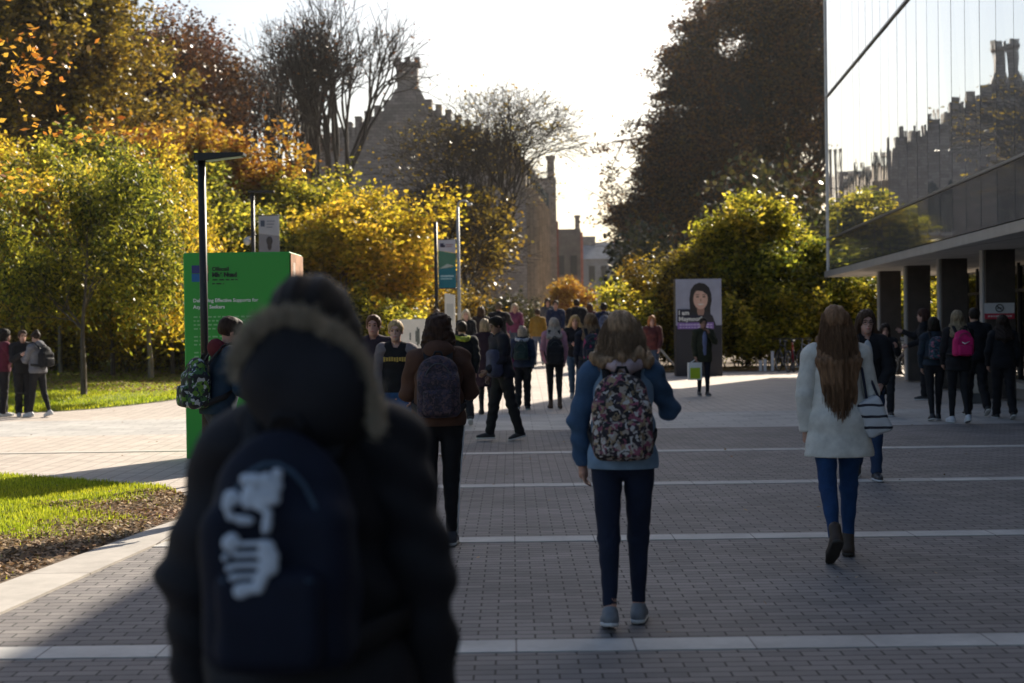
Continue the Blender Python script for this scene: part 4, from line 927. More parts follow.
    mt = tp['mat'] or cloth(tp['col'], tp.get('rough', .85), .25); ms = cloth(tp['slv'], .85, .25) if tp['slv'] else mt
    jk = link(tp['kind'], f.mesh('jacket', h), mt, base)
    for sd in (-1, 1):
        s0, el, wr, d2 = A[sd]; f = Field(.03); f.ell(s0 + [-sd * .03, 0, .0], (.075 + lo_ * .5, .068 + lo_ * .5, .072 + lo_ * .45)).cap(s0 + [0, 0, -.008], el, .057 + lo_ * .55, .046 + lo_ * .5)
        f.cap(el, el + (wr - el) * (tp['sleeve'] - .02), .046 + lo_ * .5, .034 + lo_ * .42, k=.02); cu = el + (wr - el) * tp['sleeve']; f.cut(d2, float(d2 @ (wr + d2 * .012)))
        f.fold = folds(tp.get('fold', .0045) * 1.3, seed + 6 + sd, 52, .003); link('sleeve', f.mesh('sleeve', h), ms, jk)
    if tp.get('hemcol'):   # paler hem layer showing below
        f = Field(.02); f.cap(T(0, 0, 1.0), P(0, -.008, tp['hem2'] + .02), wa - .006, max(wa, .160 + lo_ * .7), fl=.72); f.fold = folds(.005, seed + 7, 20, .004); f.cut((0, 0, -1), -(tp['hem2'] + dzp)); f.cut((0, 0, 1), 1.05 + dzp)
        link('shirt_hem', f.mesh('shirt_hem', h), cloth(tp['hemcol'], .85, .2), base)
    if tp['hood']:
        f = Field(.03); f.ell(T(0, -.085, 1.45), (.115, .07, .085)).cap(T(-.085, -.03, 1.44), T(.085, -.03, 1.44), .045); f.sub_ell(T(0, -.03, 1.52), (.075, .055, .06)); f.fold = folds(.006, seed + 8, 30)
        link('hood', f.mesh('hood', h), tp.get('hoodmat') or mt, jk)
    if tp.get('open'):     # open jacket over a lighter top
        f = Field(.02); f.ell(T(0, .115 + lo_ * .5, 1.22), (.055, .03, .2)).cap(T(0, .10 + lo_ * .5, 1.05), P(0, .10 + lo_ * .5, .93), .05, fl=.5); link('shirt_front', f.mesh('shirt_front', h), cloth(tp['open'], .85, .2), base)
    if scarf:
        f = Field(.02)
        for i in range(10):
            a0, a1 = i / 10 * 6.283, (i + 1) / 10 * 6.283; g = lambda a: T(.105 * math.cos(a), .10 * math.sin(a) - .045, 1.432 + .014 * math.sin(2 * a + 1)); f.cap(g(a0), g(a1), .038 + .006 * math.sin(3 * a0), fl=1)
        f.fold = folds(.006, seed + 9, 60); f.sub_cap(nk, nk + [0, 0, .2], .03); link('scarf', f.mesh('scarf', h), cloth(scarf, .9, .3), base)
    # --- hair / hats
    hk, hcol = hair[0], hair[1]; hm_ = hairmat(hcol); rngh = np.random.default_rng(seed + 2)
    f = Field(.02); 
    def strands(X, Y, Z): return .004 * np.sin(95 * X + 6 * np.sin(9 * Z) + 40 * Y) + .003 * np.sin(160 * X + 5 * np.sin(14 * Z + 2) - 60 * Y) + .006 * np.sin(14 * Z + 20 * X)
    skull = lambda e=0.0: f.ell(Hd(0, -.018, .042), (.084 + e, .100 + e, .090 + e), rot=Rh)
    fr = Rh @ np.array([0, 1, 0]); upv = Rh @ np.array([0, 0, 1])
    def face_clear(y=.075, w=.075): f.sub_ell(Hd(0, .075, -.02), (.058, .062, .085), k=.01)
    if hk == 'short':
        skull(.004); f.ell(Hd(0, -.04, 0), (.075, .07, .06), rot=Rh); f.ell(Hd(0, .03, .10), (.06, .05, .03), rot=Rh); f.sub_ell(Hd(0, .085, -.012), (.07, .06, .085)); f.cut(-upv, -float(upv @ Hd(0, 0, -.045))); f.fold = lambda X, Y, Z: .003 * np.sin(120 * X + 60 * Z) * np.sin(90 * Y)
    elif hk in ('bob', 'curly'):
        skull(.012); f.ell(Hd(0, -.055, -.02), (.088, .065, .10), rot=Rh); 
        for sd in (-1, 1): f.cap(Hd(sd * .068, -.02, .03), Hd(sd * .075, -.015, -.10), .028, .032)
        if hk == 'curly': f.ell(Hd(0, -.06, -.07), (.10, .06, .06), rot=Rh); f.ell(Hd(.02, -.03, .10), (.05, .05, .035))
        face_clear(); f.fold = strands
    elif hk == 'fluffy':
        skull(.016); f.ell(Hd(0, -.045, -.03), (.118, .085, .095), rot=Rh).ell(Hd(-.07, -.03, -.085), (.06, .06, .05)).ell(Hd(.065, -.04, -.075), (.065, .06, .055)).ell(Hd(.03, -.03, .09), (.07, .07, .05)); face_clear(); f.fold = lambda X, Y, Z: .007 * np.sin(48 * X + 5 * np.sin(31 * Z)) * np.sin(44 * Z + 3 * np.sin(39 * Y)) + .003 * np.sin(120 * X + 50 * Z)
    elif hk in ('long', 'wavy'):
        L = hair[2] if len(hair) > 2 else .32; skull(.008); n = 7; wv_ = .012 if hk == 'long' else .03; vx = 1.18 if hk == 'long' else 1.36; zz2 = 1.34 if L > .17 else 1.475
        for i in range(n):
            a = (i / (n - 1) - .5) * 2; p0 = Hd(a * .070, -.045 + .04 * abs(a), .045); p1 = Hd(a * .082 * vx, -.08 + .05 * abs(a), -.10); p2 = T(a * .103 * vx, -.14 + .055 * abs(a) - lo_ * .7, zz2 + (rn.uniform(-.035, .02) if hk == 'wavy' else 0)); ez = 1.47 - L + .11 * abs(a) ** 1.3 + rn.uniform(-.03, .03)
            p3 = T(a * .09 + (rn.uniform(-1, 1) * wv_), -.14 + .05 * abs(a) - lo_ * .7, ez)
            hr_ = 1.0 if hk == 'long' else 1.25; f.cap(p0, p1, .030 * hr_, .032 * hr_).cap(p1, p2, .032 * hr_, .034)
            if ez < 1.33: f.cap(p2, p3, .034, .012)
        face_clear(); f.fold = strands
    elif hk in ('pony', 'bun'):
        skull(.002); face_clear(); f.fold = lambda X, Y, Z: .002 * np.sin(150 * X + 30 * Z)
        if hk == 'bun': f.ell(Hd(0, -.055, .125), (.042, .042, .036))
        else: f.cap(Hd(0, -.10, .06), Hd(0, -.16, 0), .028, .035).cap(Hd(0, -.16, 0), Hd(0, -.15, -.14), .035, .014)
    hr = link('hair', f.mesh('hair', min(h, .009)), hm_, base)
    if hk in ('long', 'wavy') and h < .010:      # loose strands
        segs = []; L = hair[2] if len(hair) > 2 else .2
        for i in range(900 if hk != 'bob' else 500):
            a = rngh.uniform(-1.15, 1.15); up_ = rngh.uniform(0, .12); p = np.array(Hd(a * .085, -.07 + .05 * abs(a) + rngh.normal(0, .012), up_ - .02)); 
            q = T(a * .105 + rngh.normal(0, .012), -.17 + .075 * abs(a) - lo_ * .7 + rngh.normal(0, .008), 1.36 if L > .17 else 1.465 + rngh.normal(0, .03)); m = (p + q) / 2 + np.array([a * .02, -.02 + rngh.normal(0, .006), 0])
            pts = [p, m, q]
            if L > .2 and rngh.random() < .75: pts.append(T(a * .08 + rngh.normal(0, .012), -.17 + .06 * abs(a) - lo_ * .7, 1.47 - L * rngh.uniform(.75, 1.06) + .1 * abs(a)))
            for u, v in zip(pts[:-1], pts[1:]):
                segs.append((*u, *v, .0012, .0012))
        V, F = frustums(segs, 3); link('loose_strands', mesh_np('loose_strands', V, F), hm_, hr)
    if hat:
        f = Field(.015); f.ell(Hd(0, -.015, .062), (.088, .104, .082), rot=Rh); f.cut(-upv, -float(upv @ Hd(0, 0, .02))); f.fold = folds(.003, seed, 120)
        bn = link('beanie', f.mesh('beanie', h), cloth(hat, .95, .3), base)
        MB().ell(Hd(0, -.02, .155), (.03, .03, .026)).build('pompom', cloth(hat, .95, .3), bn)
    info = dict(base=base, T=T, P=P, A=A, J=J, Hd=Hd, lo=lo_, dzp=dzp, jacket=jk, h=h, shw=shw, yaw=yaw, hair=hr); return info

def place_like(o, info):
    o.location = info['base'].location; o.rotation_euler = info['base'].rotation_euler; o.scale = info['base'].scale
def backpack(info, label, mat, size=(.15, .085, .22), z=1.20, pocket=None, off=.0, strapcol=(.015, .015, .018), sag=0, group=None, piping=None, name='backpack', zipper=True):
    T, lo_, h = info['T'], info['lo'], info['h']; b = empty(name, (0, 0, 0), label=label, cat=name, group=group); place_like(b, info)
    w, d, hh = size; y0 = -.115 - lo_ * .8 - d - off; f = Field(.03)
    f.box(T(0, y0, z - hh * .25), (w - .05, d - .045, hh * .72 - .05), .05).ell(T(0, y0 + .0, z + hh * .45), (w * .92, d * .86, hh * .58)); f.fold = folds(.005, int(z * 100 + w * 1000), 26, .003)
    bag = link('bag_body', f.mesh('bag_body', h), mat, b)
    f = Field(.02); f.box(T(0, y0 - d * .82, z - hh * .48), (w * .72 - .03, .028, hh * .42 - .03), .03); f.fold = folds(.003, 5, 40)
    pk = link('front_pocket', f.mesh('front_pocket', h), pocket or mat, b)
    sm = cloth(strapcol, .8, .2)
    if zipper:
        pts = [T(w * .72 * math.cos(a), y0 - d * .93, z - hh * .12 + hh * .9 * math.sin(a)) for a in np.linspace(.15, math.pi - .15, 12)]; MB().tube(pts, .0045, 5).build('zip', plain((.05, .05, .055) if piping is None else piping, .5), b)
        pts = [T(-w * .6, y0 - d * .82 - .052, z - hh * .15), T(w * .6, y0 - d * .82 - .052, z - hh * .15)]; MB().tube(pts, .004, 5).build('zip', plain((.05, .05, .055) if piping is None else piping, .5), pk)
    MB().tube([T(-.035, y0 + d * .4, z + hh * .98), T(-.02, y0 + d * .4, z + hh * 1.14), T(.02, y0 + d * .4, z + hh * 1.14), T(.035, y0 + d * .4, z + hh * .98)], .009, 6).build('carry_loop', sm, b)
    e = .012 + lo_ * .5
    for sd in (-1, 1):
        xs_ = sd * info['shw'] * .58
        pts = [T(xs_ * .8, y0 + d * .7, z + hh * .75), T(xs_ * .95, -.06 - lo_ * .3, 1.445 + e), T(xs_, 0, 1.462 + e * 1.15), T(xs_ * 1.03, .07 + lo_ * .5, 1.41 + e * .6), T(xs_ * 1.1, .105 + lo_ * .8, 1.28), T(xs_ * 1.35, .07 + lo_ * .8, 1.13), T(sd * (.155 + lo_), -.03, 1.05), T(sd * w * .85, y0 + d * .5, z - hh * .8)]
        # a flat webbing ribbon with thickness
        P_ = [Vector(p) for p in pts]; mb = MB(); hw = .024; th = .006; ring_ = []
        for i, p in enumerate(P_):
            dd = (P_[min(i + 1, len(P_) - 1)] - P_[max(i - 1, 0)]).normalized(); xv = Vector((1, 0, 0)); xv = (xv - dd * xv.dot(dd)).normalized() if i < 5 else (Vector((0, .6, .8)) - dd * Vector((0, .6, .8)).dot(dd)).normalized(); nv = dd.cross(xv).normalized()
            ring_.append([p + xv * hw + nv * th, p - xv * hw + nv * th, p - xv * hw - nv * th, p + xv * hw - nv * th])
        V = [v for r_ in ring_ for v in r_]; F = []
        for i in range(len(P_) - 1):
            for k in range(4): F.append((i * 4 + k, i * 4 + (k + 1) % 4, (i + 1) * 4 + (k + 1) % 4, (i + 1) * 4 + k))
        mb.add(V, F, True); mb.build('strap', sm, b)
    return b
def tote(info, label, mat, c, size, strap_to, strap_col=(.02, .02, .02), name='shoulder_bag', cat='bag', stripes=None, soft=.03, group=None, tilt=0):
    """a bag hanging beside the body: c = centre, strap_to = point the straps go to"""
    b = empty(name, (0, 0, 0), label=label, cat=cat, group=group); place_like(b, info); h = info['h']; c = np.array(c, float)
    w, d, hh = size; f = Field(.02); rt = rotm(0, tilt, 0); f.box(c, (max(w - soft, .002), max(d - soft, .002), hh - soft), soft, rot=rt).ell(c - [0, 0, hh * .4], (w * 1.08, d * 1.12, hh * .62), rot=rt); f.fold = folds(.005, 77, 30, .003)
    link('bag_body', f.mesh('bag_body', h), mat, b)
    for s in (-1, 1):
        a = c + [0, s * d * .5 if d > w else 0, hh * .9] + (0 if d > w else np.array([s * w * .5, 0, 0])); a2 = c + [0, -s * d * .3, hh * .9]
        st = np.array(strap_to) + [0, .01 * s, 0]; MB().tube([a, (a * .5 + st * .5) + [0, s * .01, 0], st], .009, 6).build('strap', cloth(strap_col, .8, .2), b)
    return b

# ================================================================ STREET FURNITURE
def text(body, size, loc, mat, parent, name='lettering', rz=0, align='LEFT', bold=0.0, space=1.0):
    """letters standing upright, facing the camera side (-y), as a thin mesh"""
    c = bpy.data.curves.new('t', 'FONT'); c.body = body; c.size = size; c.align_x = align; c.extrude = .002; c.offset = bold; c.space_character = space; c.resolution_u = 2
    o = bpy.data.objects.new('t', c); COL.objects.link(o); dg = bpy.context.evaluated_depsgraph_get(); me = bpy.data.meshes.new_from_object(o.evaluated_get(dg)); bpy.data.objects.remove(o)
    me.transform(Matrix.Translation(loc) @ Matrix.Rotation(rz, 4, 'Z') @ Matrix.Rotation(R(90), 4, 'X')); me.materials.clear(); return link(name, me, mat, parent)
M_blackpost = plain((.012, .012, .014), .45, 0, .4)
# green information board
D = 18.0; gl_ = at(183, 253, D); x0 = gl_.x; zt = gl_.z; x1 = xat(291, D); gb = empty('information_board', (x0, D, 0), label='tall bright green free-standing board with white text and a small crest', cat='sign'); W = x1 - x0; DP = 1.05
M_green, t_, b_ = newmat('green_print'); b_.inputs['Base Color'].default_value = (.02, .33, .03, 1); b_.inputs['Roughness'].default_value = .45
mb = MB(); mb.box((W / 2, DP / 2, zt / 2 + .03), (W, DP, zt - .06), 0, .012); mb.build('board', M_green, gb)
mb = MB(); mb.box((W / 2, DP / 2, .03), (W - .1, DP - .1, .06)); mb.build('plinth', M_dark, gb)
mb = MB(); mb.box((W + .008, DP / 2, zt / 2 + .03), (.012, DP - .03, zt - .1)); sp_ = mb.build('side_print', plain((.46, .26, .17), .6, 0, .3, .35, 3.), gb)
mb = MB(); mb.box((W + .016, DP * .22, zt - .5), (.006, .18, .75)); mb.build('side_picture', plain((.62, .5, .42), .6), gb)
M_wt = plain((.8, .82, .8), .6); M_bk = plain((.01, .02, .012), .6); M_soft = plain((.22, .5, .22), .6)
s_ = W / 108.0                                              # metres per photo pixel on this board
def bx_(u, v): return (u * s_, -.006, zt - v * s_)          # u, v in photo pixels from the top left corner
for (u, v, c) in ((9, 13, (.03, .03, .2)), (17.5, 13, (.55, .25, .12)), (9, 21.5, (.0, .12, .4)), (17.5, 21.5, (.09, .01, .02))):
    mb = MB(); p_ = bx_(u + 3.6, v + 3.8); mb.box((p_[0], -.004, p_[2]), (8.0 * s_, .006, 8.0 * s_)); mb.build('crest_quarter', plain(c, .5), gb)
text('Ollscoil', 5.6 * s_, bx_(29, 18.5), M_bk, gb, bold=.002); text('Mhá Nuad', 6.0 * s_, bx_(29, 24.5), M_bk, gb, bold=.004)
def greek(u, v, n, parent, hgt=1.6, mat=None, wmax=78, seed=1):     # lines too small to read: short word-long dashes
    r = random.Random(seed); mb = MB(); x = u
    while x < u + n: 
        wd = r.uniform(2.2, 6.5); wd = min(wd, u + n - x); p_ = bx_(x + wd / 2, v); mb.box((p_[0], -.003, p_[2]), (wd * s_ * .86, .004, hgt * s_)); x += wd + 1.2
    return mb
for k, (v, n) in enumerate(((27.6, 26), (31.5, 12))): greek(29, v, n, gb, 1.2, seed=k).build('small_print', M_bk, gb)
text('Delivering Effective Supports for', 5.0 * s_, bx_(9.5, 50), M_wt, gb, bold=.0015); text('Asylum Seekers', 5.0 * s_, bx_(9.5, 56.5), M_wt, gb, bold=.0015)
for k, v in enumerate((65, 69, 73, 77, 85, 89, 93, 101, 105, 109, 117, 121, 125, 133, 137, 145, 149)): greek(9.5, v, (74, 78, 70, 30, 76, 72, 64, 77, 70, 22, 74, 76, 40, 72, 50, 75, 33)[k], gb, 1.5, seed=30 + k).build('small_print', M_soft, gb)

# portrait poster block
D = 43.6; pl_ = at(675, 279, D); x0 = pl_.x; x1 = xat(721.5, D, 280); W = x1 - x0; zt = pl_.z
ps = empty('portrait_poster', (x0, D, 0), label='tall free-standing poster with a portrait of a smiling dark haired woman', cat='poster')
mb = MB(); mb.box((W / 2, .25, zt / 2), (W, .5, zt), 0, .01); mb.build('board', plain((.014, .014, .022), .4), ps)
s_ = W / 46.5
mb = MB(); mb.box((W / 2, -.004, zt - 23.5 * s_), (W - .02, .006, 46.5 * s_)); mb.build('pale_picture_ground', plain((.33, .35, .45), .5), ps)
def ovl(name, cu, cv, ru, rv, mat, y, a0=0, a1=360, n=28, pts=None):
    P_ = [(cu + ru * math.cos(R(a0 + (a1 - a0) * i / n)), cv + rv * math.sin(R(a0 + (a1 - a0) * i / n))) for i in range(n)] if pts is None else pts
    mb = MB(); mb.extr([(u * s_, y, zt - v * s_) for u, v in P_][::-1], (0, .003, 0)); return mb.build(name, mat, ps)
M_hairp = plain((.016, .011, .010), .5); M_face = plain((.62, .40, .32), .5)
ovl('portrait_hair', 0, 0, 0, 0, M_hairp, -.010, pts=[(13, 40), (14.5, 30), (14, 20), (15.5, 11), (19, 6), (24, 4), (29.5, 5), (34, 9), (36, 15), (36.5, 22), (35, 29), (35, 36), (38, 47), (12, 47)])
ovl('portrait_shoulders', 0, 0, 0, 0, plain((.02, .018, .024), .6), -.0135, pts=[(8, 47), (11, 38), (18, 33), (24, 37), (31, 33), (37, 37), (40.5, 47)])
ovl('portrait_neck', 25.3, 32, 3.6, 6.5, plain((.36, .21, .16), .5), -.0165)
ovl('portrait_face', 25.2, 20.5, 7.2, 10.2, M_face, -.020)
ovl('portrait_fringe', 0, 0, 0, 0, M_hairp, -.0235, pts=[(17, 20), (17.2, 11), (21, 7), (28, 7), (33, 12), (33.5, 22), (31.5, 16), (27, 12.5), (21.5, 12), (18.6, 15)])
for u in (22.2, 28.6): ovl('portrait_eye', u, 18.2, 1.5, .65, M_hairp, -.024); ovl('portrait_brow', u, 16.1, 1.9, .35, M_hairp, -.024)
ovl('portrait_nose', 25.4, 21.5, .7, 1.4, plain((.33, .18, .13), .5), -.024)
ovl('portrait_smile', 25.4, 25.0, 3.0, 1.5, plain((.7, .66, .62), .4), -.024, 0, 180)
mb = MB(); mb.box((8.3 * s_, -.022, zt - 33.6 * s_), (12.5 * s_, .02, 6.5 * s_)); mb.box((14.5 * s_, -.022, zt - 40 * s_), (25.5 * s_, .02, 6.8 * s_)); mb.build('caption_panel', plain((.012, .012, .03), .5), ps)
text('I am', 6.2 * s_, (3 * s_, -.036, zt - 36 * s_), M_wt, ps, bold=.004); text('Maynooth', 6.2 * s_, (3 * s_, -.036, zt - 42.2 * s_), M_wt, ps, bold=.004)
mb = MB(); mb.box((20 * s_, -.014, zt - 47 * s_), (36 * s_, .02, 6.4 * s_)); mb.build('lilac_strip', plain((.22, .13, .42), .5), ps)
r4 = random.Random(4); mb = MB(); x = 4
while x < 36: wd = r4.uniform(1.5, 4); mb.box(((x + wd / 2) * s_, -.026, zt - 46 * s_), (wd * s_, .004, 1.1 * s_)); mb.box(((x + wd / 2) * s_, -.026, zt - 48.6 * s_), (wd * .7 * s_, .004, 1.0 * s_)); x += wd + .8
mb.build('small_print', plain((.6, .55, .75), .5), ps)

# lamp posts
D = 15.6; p_ = at(201.5, 160, D); lp = empty('lamp_post', (p_.x, D, 0), label='black lamp post with a flat slab head, standing before the green board', cat='lamp post')
MB().tube([(0, 0, 0), (0, 0, p_.z + .01)], .041, 16).build('pole', M_blackpost, lp)
mb = MB(); mb.box((0, 0, .012), (.2, .2, .024), 0, .005); mb.build('base_plate', M_blackpost, lp)
zh = p_.z + .02; mb = MB(); mb.add([(-.06, -.1, zh - .04), (.45, -.1, zh + .015), (.45, .1, zh + .015), (-.06, .1, zh - .04), (-.06, -.1, zh + .045), (.45, -.1, zh + .045), (.45, .1, zh + .045), (-.06, .1, zh + .045)], [(0, 3, 2, 1), (4, 5, 6, 7), (0, 1, 5, 4), (1, 2, 6, 5), (2, 3, 7, 6), (3, 0, 4, 7)])
lh = mb.build('lamp_head', M_blackpost, lp); mb = MB(); mb.add([(.05, -.08, zh - .034), (.42, -.08, zh + .006), (.42, .08, zh + .006), (.05, .08, zh - .034)], [(0, 1, 2, 3)]); mb.build('diffuser', plain((.5, .5, .48), .4), lh)
for s in (-1, 1):
    mb = MB(); mb.box((.06, s * .06, .028), (.02, .02, .012)); mb.build('bolt', M_lightmetal, lp)
def banner_post(pxc, D, ytop, bx0, bx1, by0, by1, label, kind):
    b = empty('banner_post', (xat(pxc, D, 300), D, float(hz(xat(pxc, D, 300), D))), label=label, cat='lamp post'); ox, oz = b.location.x, b.location.z; zt = at(pxc, ytop, D).z - oz
    MB().tube([(0, 0, 0), (0, 0, zt)], .05, 12).build('pole', M_blackpost, b)
    x0 = at(bx0, by0, D).x - ox; x1 = at(bx1, by0, D).x - ox; za = at(bx0, by0, D).z - oz; zb = at(bx0, by1, D).z - oz
    for z in (za + .01, zb - .01): MB().tube([(0, 0, z), (x1 + .03, 0, z)], .014, 6).build('bracket', M_blackpost, b)
    def strip(v0, v1, v2, v3, c, nm, y=-.0): mb = MB(); L = zb - za; mb.extr([(x0, y - .006, za + L * v0), (x1, y - .006, za + L * v1), (x1, y - .006, za + L * v3), (x0, y - .006, za + L * v2)][::-1], (0, .012, 0)); return mb.build(nm, plain(c, .7), b)
    wdt = x1 - x0
    if kind == 'teal':
        bn = strip(0, 0, .22, .28, (.42, .42, .48), 'banner_top'); strip(.222, .282, .60, .56, (.05, .16, .11), 'banner_middle'); strip(.602, .562, 1, 1, (.0, .13, .19), 'banner_foot')
        mb = MB(); mb.box((x0 + wdt * .22, -.012, za + (zb - za) * .11), (wdt * .2, .006, (za - zb) * .08)); mb.box((x0 + wdt * .30, -.012, za + (zb - za) * .13), (wdt * .2, .006, (za - zb) * .05)); mb.build('crest', plain((.03, .03, .08), .6), b)
        mb = MB(); mb.box((x0 + wdt * .66, -.012, za + (zb - za) * .10), (wdt * .42, .006, .02)); mb.box((x0 + wdt * .62, -.012, za + (zb - za) * .14), (wdt * .34, .006, .02)); mb.build('small_print', plain((.25, .12, .16), .6), b)
        mb = MB(); mb.box((x0 + wdt * .5, -.012, za + (zb - za) * .755), (wdt * .76, .006, .045)); mb.box((x0 + wdt * .45, -.012, za + (zb - za) * .81), (wdt * .66, .006, .03)); mb.build('small_print', plain((.3, .5, .55), .6), b)
        mb = MB(); mb.add([(x0 + wdt * .05, -.013, za + (zb - za) * .60), (x0 + wdt * .5, -.013, za + (zb - za) * .50), (x0 + wdt * .9, -.013, za + (zb - za) * .54), (x0 + wdt * .5, -.013, za + (zb - za) * .58)], [(0, 3, 2, 1)]); mb.build('swoosh', plain((.3, .38, .36), .6), b)
    else:
        strip(0, 0, .46, .53, (.36, .37, .43), 'banner_top'); strip(.462, .532, 1, 1, (.20, .20, .24), 'banner_picture')
        mb = MB(); mb.box((x0 + wdt * .2, -.012, za + (zb - za) * .2), (wdt * .2, .006, (za - zb) * .16)); mb.build('crest', plain((.05, .07, .12), .6), b)
        mb = MB(); 
        for k in range(3): mb.box((x0 + wdt * (.6 - .03 * k), -.012, za + (zb - za) * (.14 + .08 * k)), (wdt * (.4 - .06 * k), .006, .018))
        mb.build('small_print', plain((.12, .13, .18), .6), b)
        mb = MB(); mb.ell((x0 + wdt * .52, -.014, za + (zb - za) * .66), (wdt * .15, .008, wdt * .22)); mb.ell((x0 + wdt * .52, -.012, za + (zb - za) * .80), (wdt * .1, .006, wdt * .2)); mb.build('pictured_head', plain((.03, .025, .03), .6), b)
    return b, ox, oz, zt
b1, ox, oz, zt = banner_post(254, 36, 192, 258.5, 279, 216, 254, 'dark lamp post with a white banner and dome camera, behind the green board', 'white')
mb = MB(); mb.box((.22, 0, zt - .0), (.62, .22, .05), 0, .01); mb.build('lamp_head', M_blackpost, b1)
mb = MB(); mb.ell((-.14, -.02, zt - 1.18), (.09, .09, .10)); dm = mb.build('camera_dome', plain((.55, .56, .6), .3), b1); MB().tube([(0, 0, zt - 1.08), (-.14, 0, zt - 1.08)], .02, 6).build('camera_arm', plain((.5, .5, .5), .4), b1)
b2, ox, oz, zt = banner_post(436.5, 40, 222, 438, 455.5, 240, 288, 'slim dark post with a teal, green and white banner left of the grey street lamp', 'teal')
D = 46; sl = empty('street_lamp', (xat(459, D, 300), D, float(hz(-1.6, D))), label='grey street lamp with a curved swan-neck arm, right of the teal banner', cat='street lamp'); zt = at(459, 207, D).z - sl.location.z
MB().tube([(0, 0, 0), (0, 0, zt * .3), (0, 0, zt)], [.075, .055, .045], 10).build('pole', plain((.33, .34, .35), .5, .3), sl)
MB().tube([(0, 0, zt - .02), (.03, 0, zt + .12), (.12, 0, zt + .2), (.24, 0, zt + .19), (.32, 0, zt + .12)], .03, 8).build('arm', plain((.33, .34, .35), .5, .3), sl); MB().ell((.36, 0, zt + .07), (.1, .07, .05)).build('lamp_head', plain((.4, .41, .42), .4), sl)
D = 44; tt = empty('totem_sign', (xat(450, D, 310), D, float(hz(-2, D))), label='narrow white totem sign standing under the teal banner', cat='sign'); zt = at(450, 293, D).z - tt.location.z
mb = MB(); mb.extr([(-.15, -.06, 0), (.15, -.06, 0), (.15, -.06, zt - .06), (-.15, -.06, zt)], (0, .12, 0)); mb.build('panel', plain((.6, .6, .58), .5), tt); mb = MB(); mb.box((0, -.064, zt * .7), (.2, .006, .5)); mb.build('printed_block', plain((.4, .42, .42), .5), tt)
D = 41; wb = empty('white_hoarding', (xat(414, D, 340), D, float(hz(-2.7, D))), label='low white hoarding panel with a dark upright mark, behind the fair haired woman', cat='hoarding'); zt = at(414, 319, D).z - wb.location.z
mb = MB(); mb.box((0, 0, zt / 2 + .1), (.82, .05, zt - .2), 0, .01); mb.build('panel', plain((.8, .78, .72), .5), wb); mb = MB()
for k, (u, hh) in enumerate(((.1, .5), (.14, .42), (-.1, .2), (.06, .3))): mb.box((u, -.029, zt * .62 - .0), (.035, .006, hh))
mb.build('dark_mark', plain((.08, .1, .09), .6), wb)
for s in (-1, 1): MB().tube([(s * .36, .03, 0), (s * .36, .03, zt)], .02, 6).build('post', M_lightmetal, wb)
# column notice
D = 28.86; c_ = at(999.5, 311.5, D); nb = empty('no_smoking_notice', (c_.x, D - .0, c_.z), -fa, label='small white and red notice with a round no-smoking mark on the dark column', cat='sign')
w_, h_ = .56, .17
mb = MB(); mb.box((0, 0, .065), (w_, .012, .20)); mb.build('white_panel', plain((.55, .55, .58), .5), nb); mb = MB(); mb.box((0, 0, -.09), (w_, .012, .105)); mb.build('red_panel', plain((.42, .02, .05), .5), nb)
mb = MB(); mb.ring((0, -.01, .065), (0, 1, 0), .07, .010, 24, 6); mb.tube([(-.05, -.01, .115), (.05, -.01, .015)], .008, 6); mb.box((0, -.009, .065), (.085, .006, .022)); mb.build('round_mark', plain((.02, .02, .02), .5), nb)
mb = MB(); x = -.22; r4 = random.Random(9)
while x < .2: wd = r4.uniform(.02, .06); mb.box((x + wd / 2, -.009, -.09), (wd, .005, .03)); x += wd + .014
mb.build('small_print', plain((.6, .5, .5), .5), nb)
# leaning stake, white bed posts
D = 45.5; lk = empty('leaning_stake', (xat(641, D, 328), D, 0), label='pale timber stake leaning across the shrubs left of the poster', cat='stake'); a_, b_2 = at(641, 327, D), at(675, 366, D)
mb = MB(); a2 = Vector((0, 0, a_.z)); b3_ = Vector((b_2.x - a_.x, 0, max(.0, b_2.z))); mb.tube([a2, b3_], .035, 7); mb.build('pole', plain((.45, .42, .36), .7), lk); MB().tube([a2 + Vector((.02, 0, .02)), Vector((-.25, .5, 0))], .03, 6).build('prop', plain((.35, .3, .24), .7), lk)
for i, (p_, y0_, y1_, lb) in enumerate(((760.5, 361, 371, 'short white post in the bed, left one of three'), (765, 360, 371, 'short white post in the bed, middle one of three'), (772.5, 352, 366, 'taller white post in the bed, nearest the bicycles'))):
    D = 46.4; z = at(p_, y0_, D).z; o = empty('bed_post', (xat(p_, D, 365), D, .02), label=lb, cat='post', group='white posts in the shrub bed'); mb = MB(); mb.box((0, 0, z / 2), (.09, .03, z), 0, .004); mb.build('post', plain((.7, .72, .75), .6), o); mb = MB(); mb.box((0, 0, z), (.11, .05, .02)); mb.build('cap', plain((.5, .5, .52), .6), o)
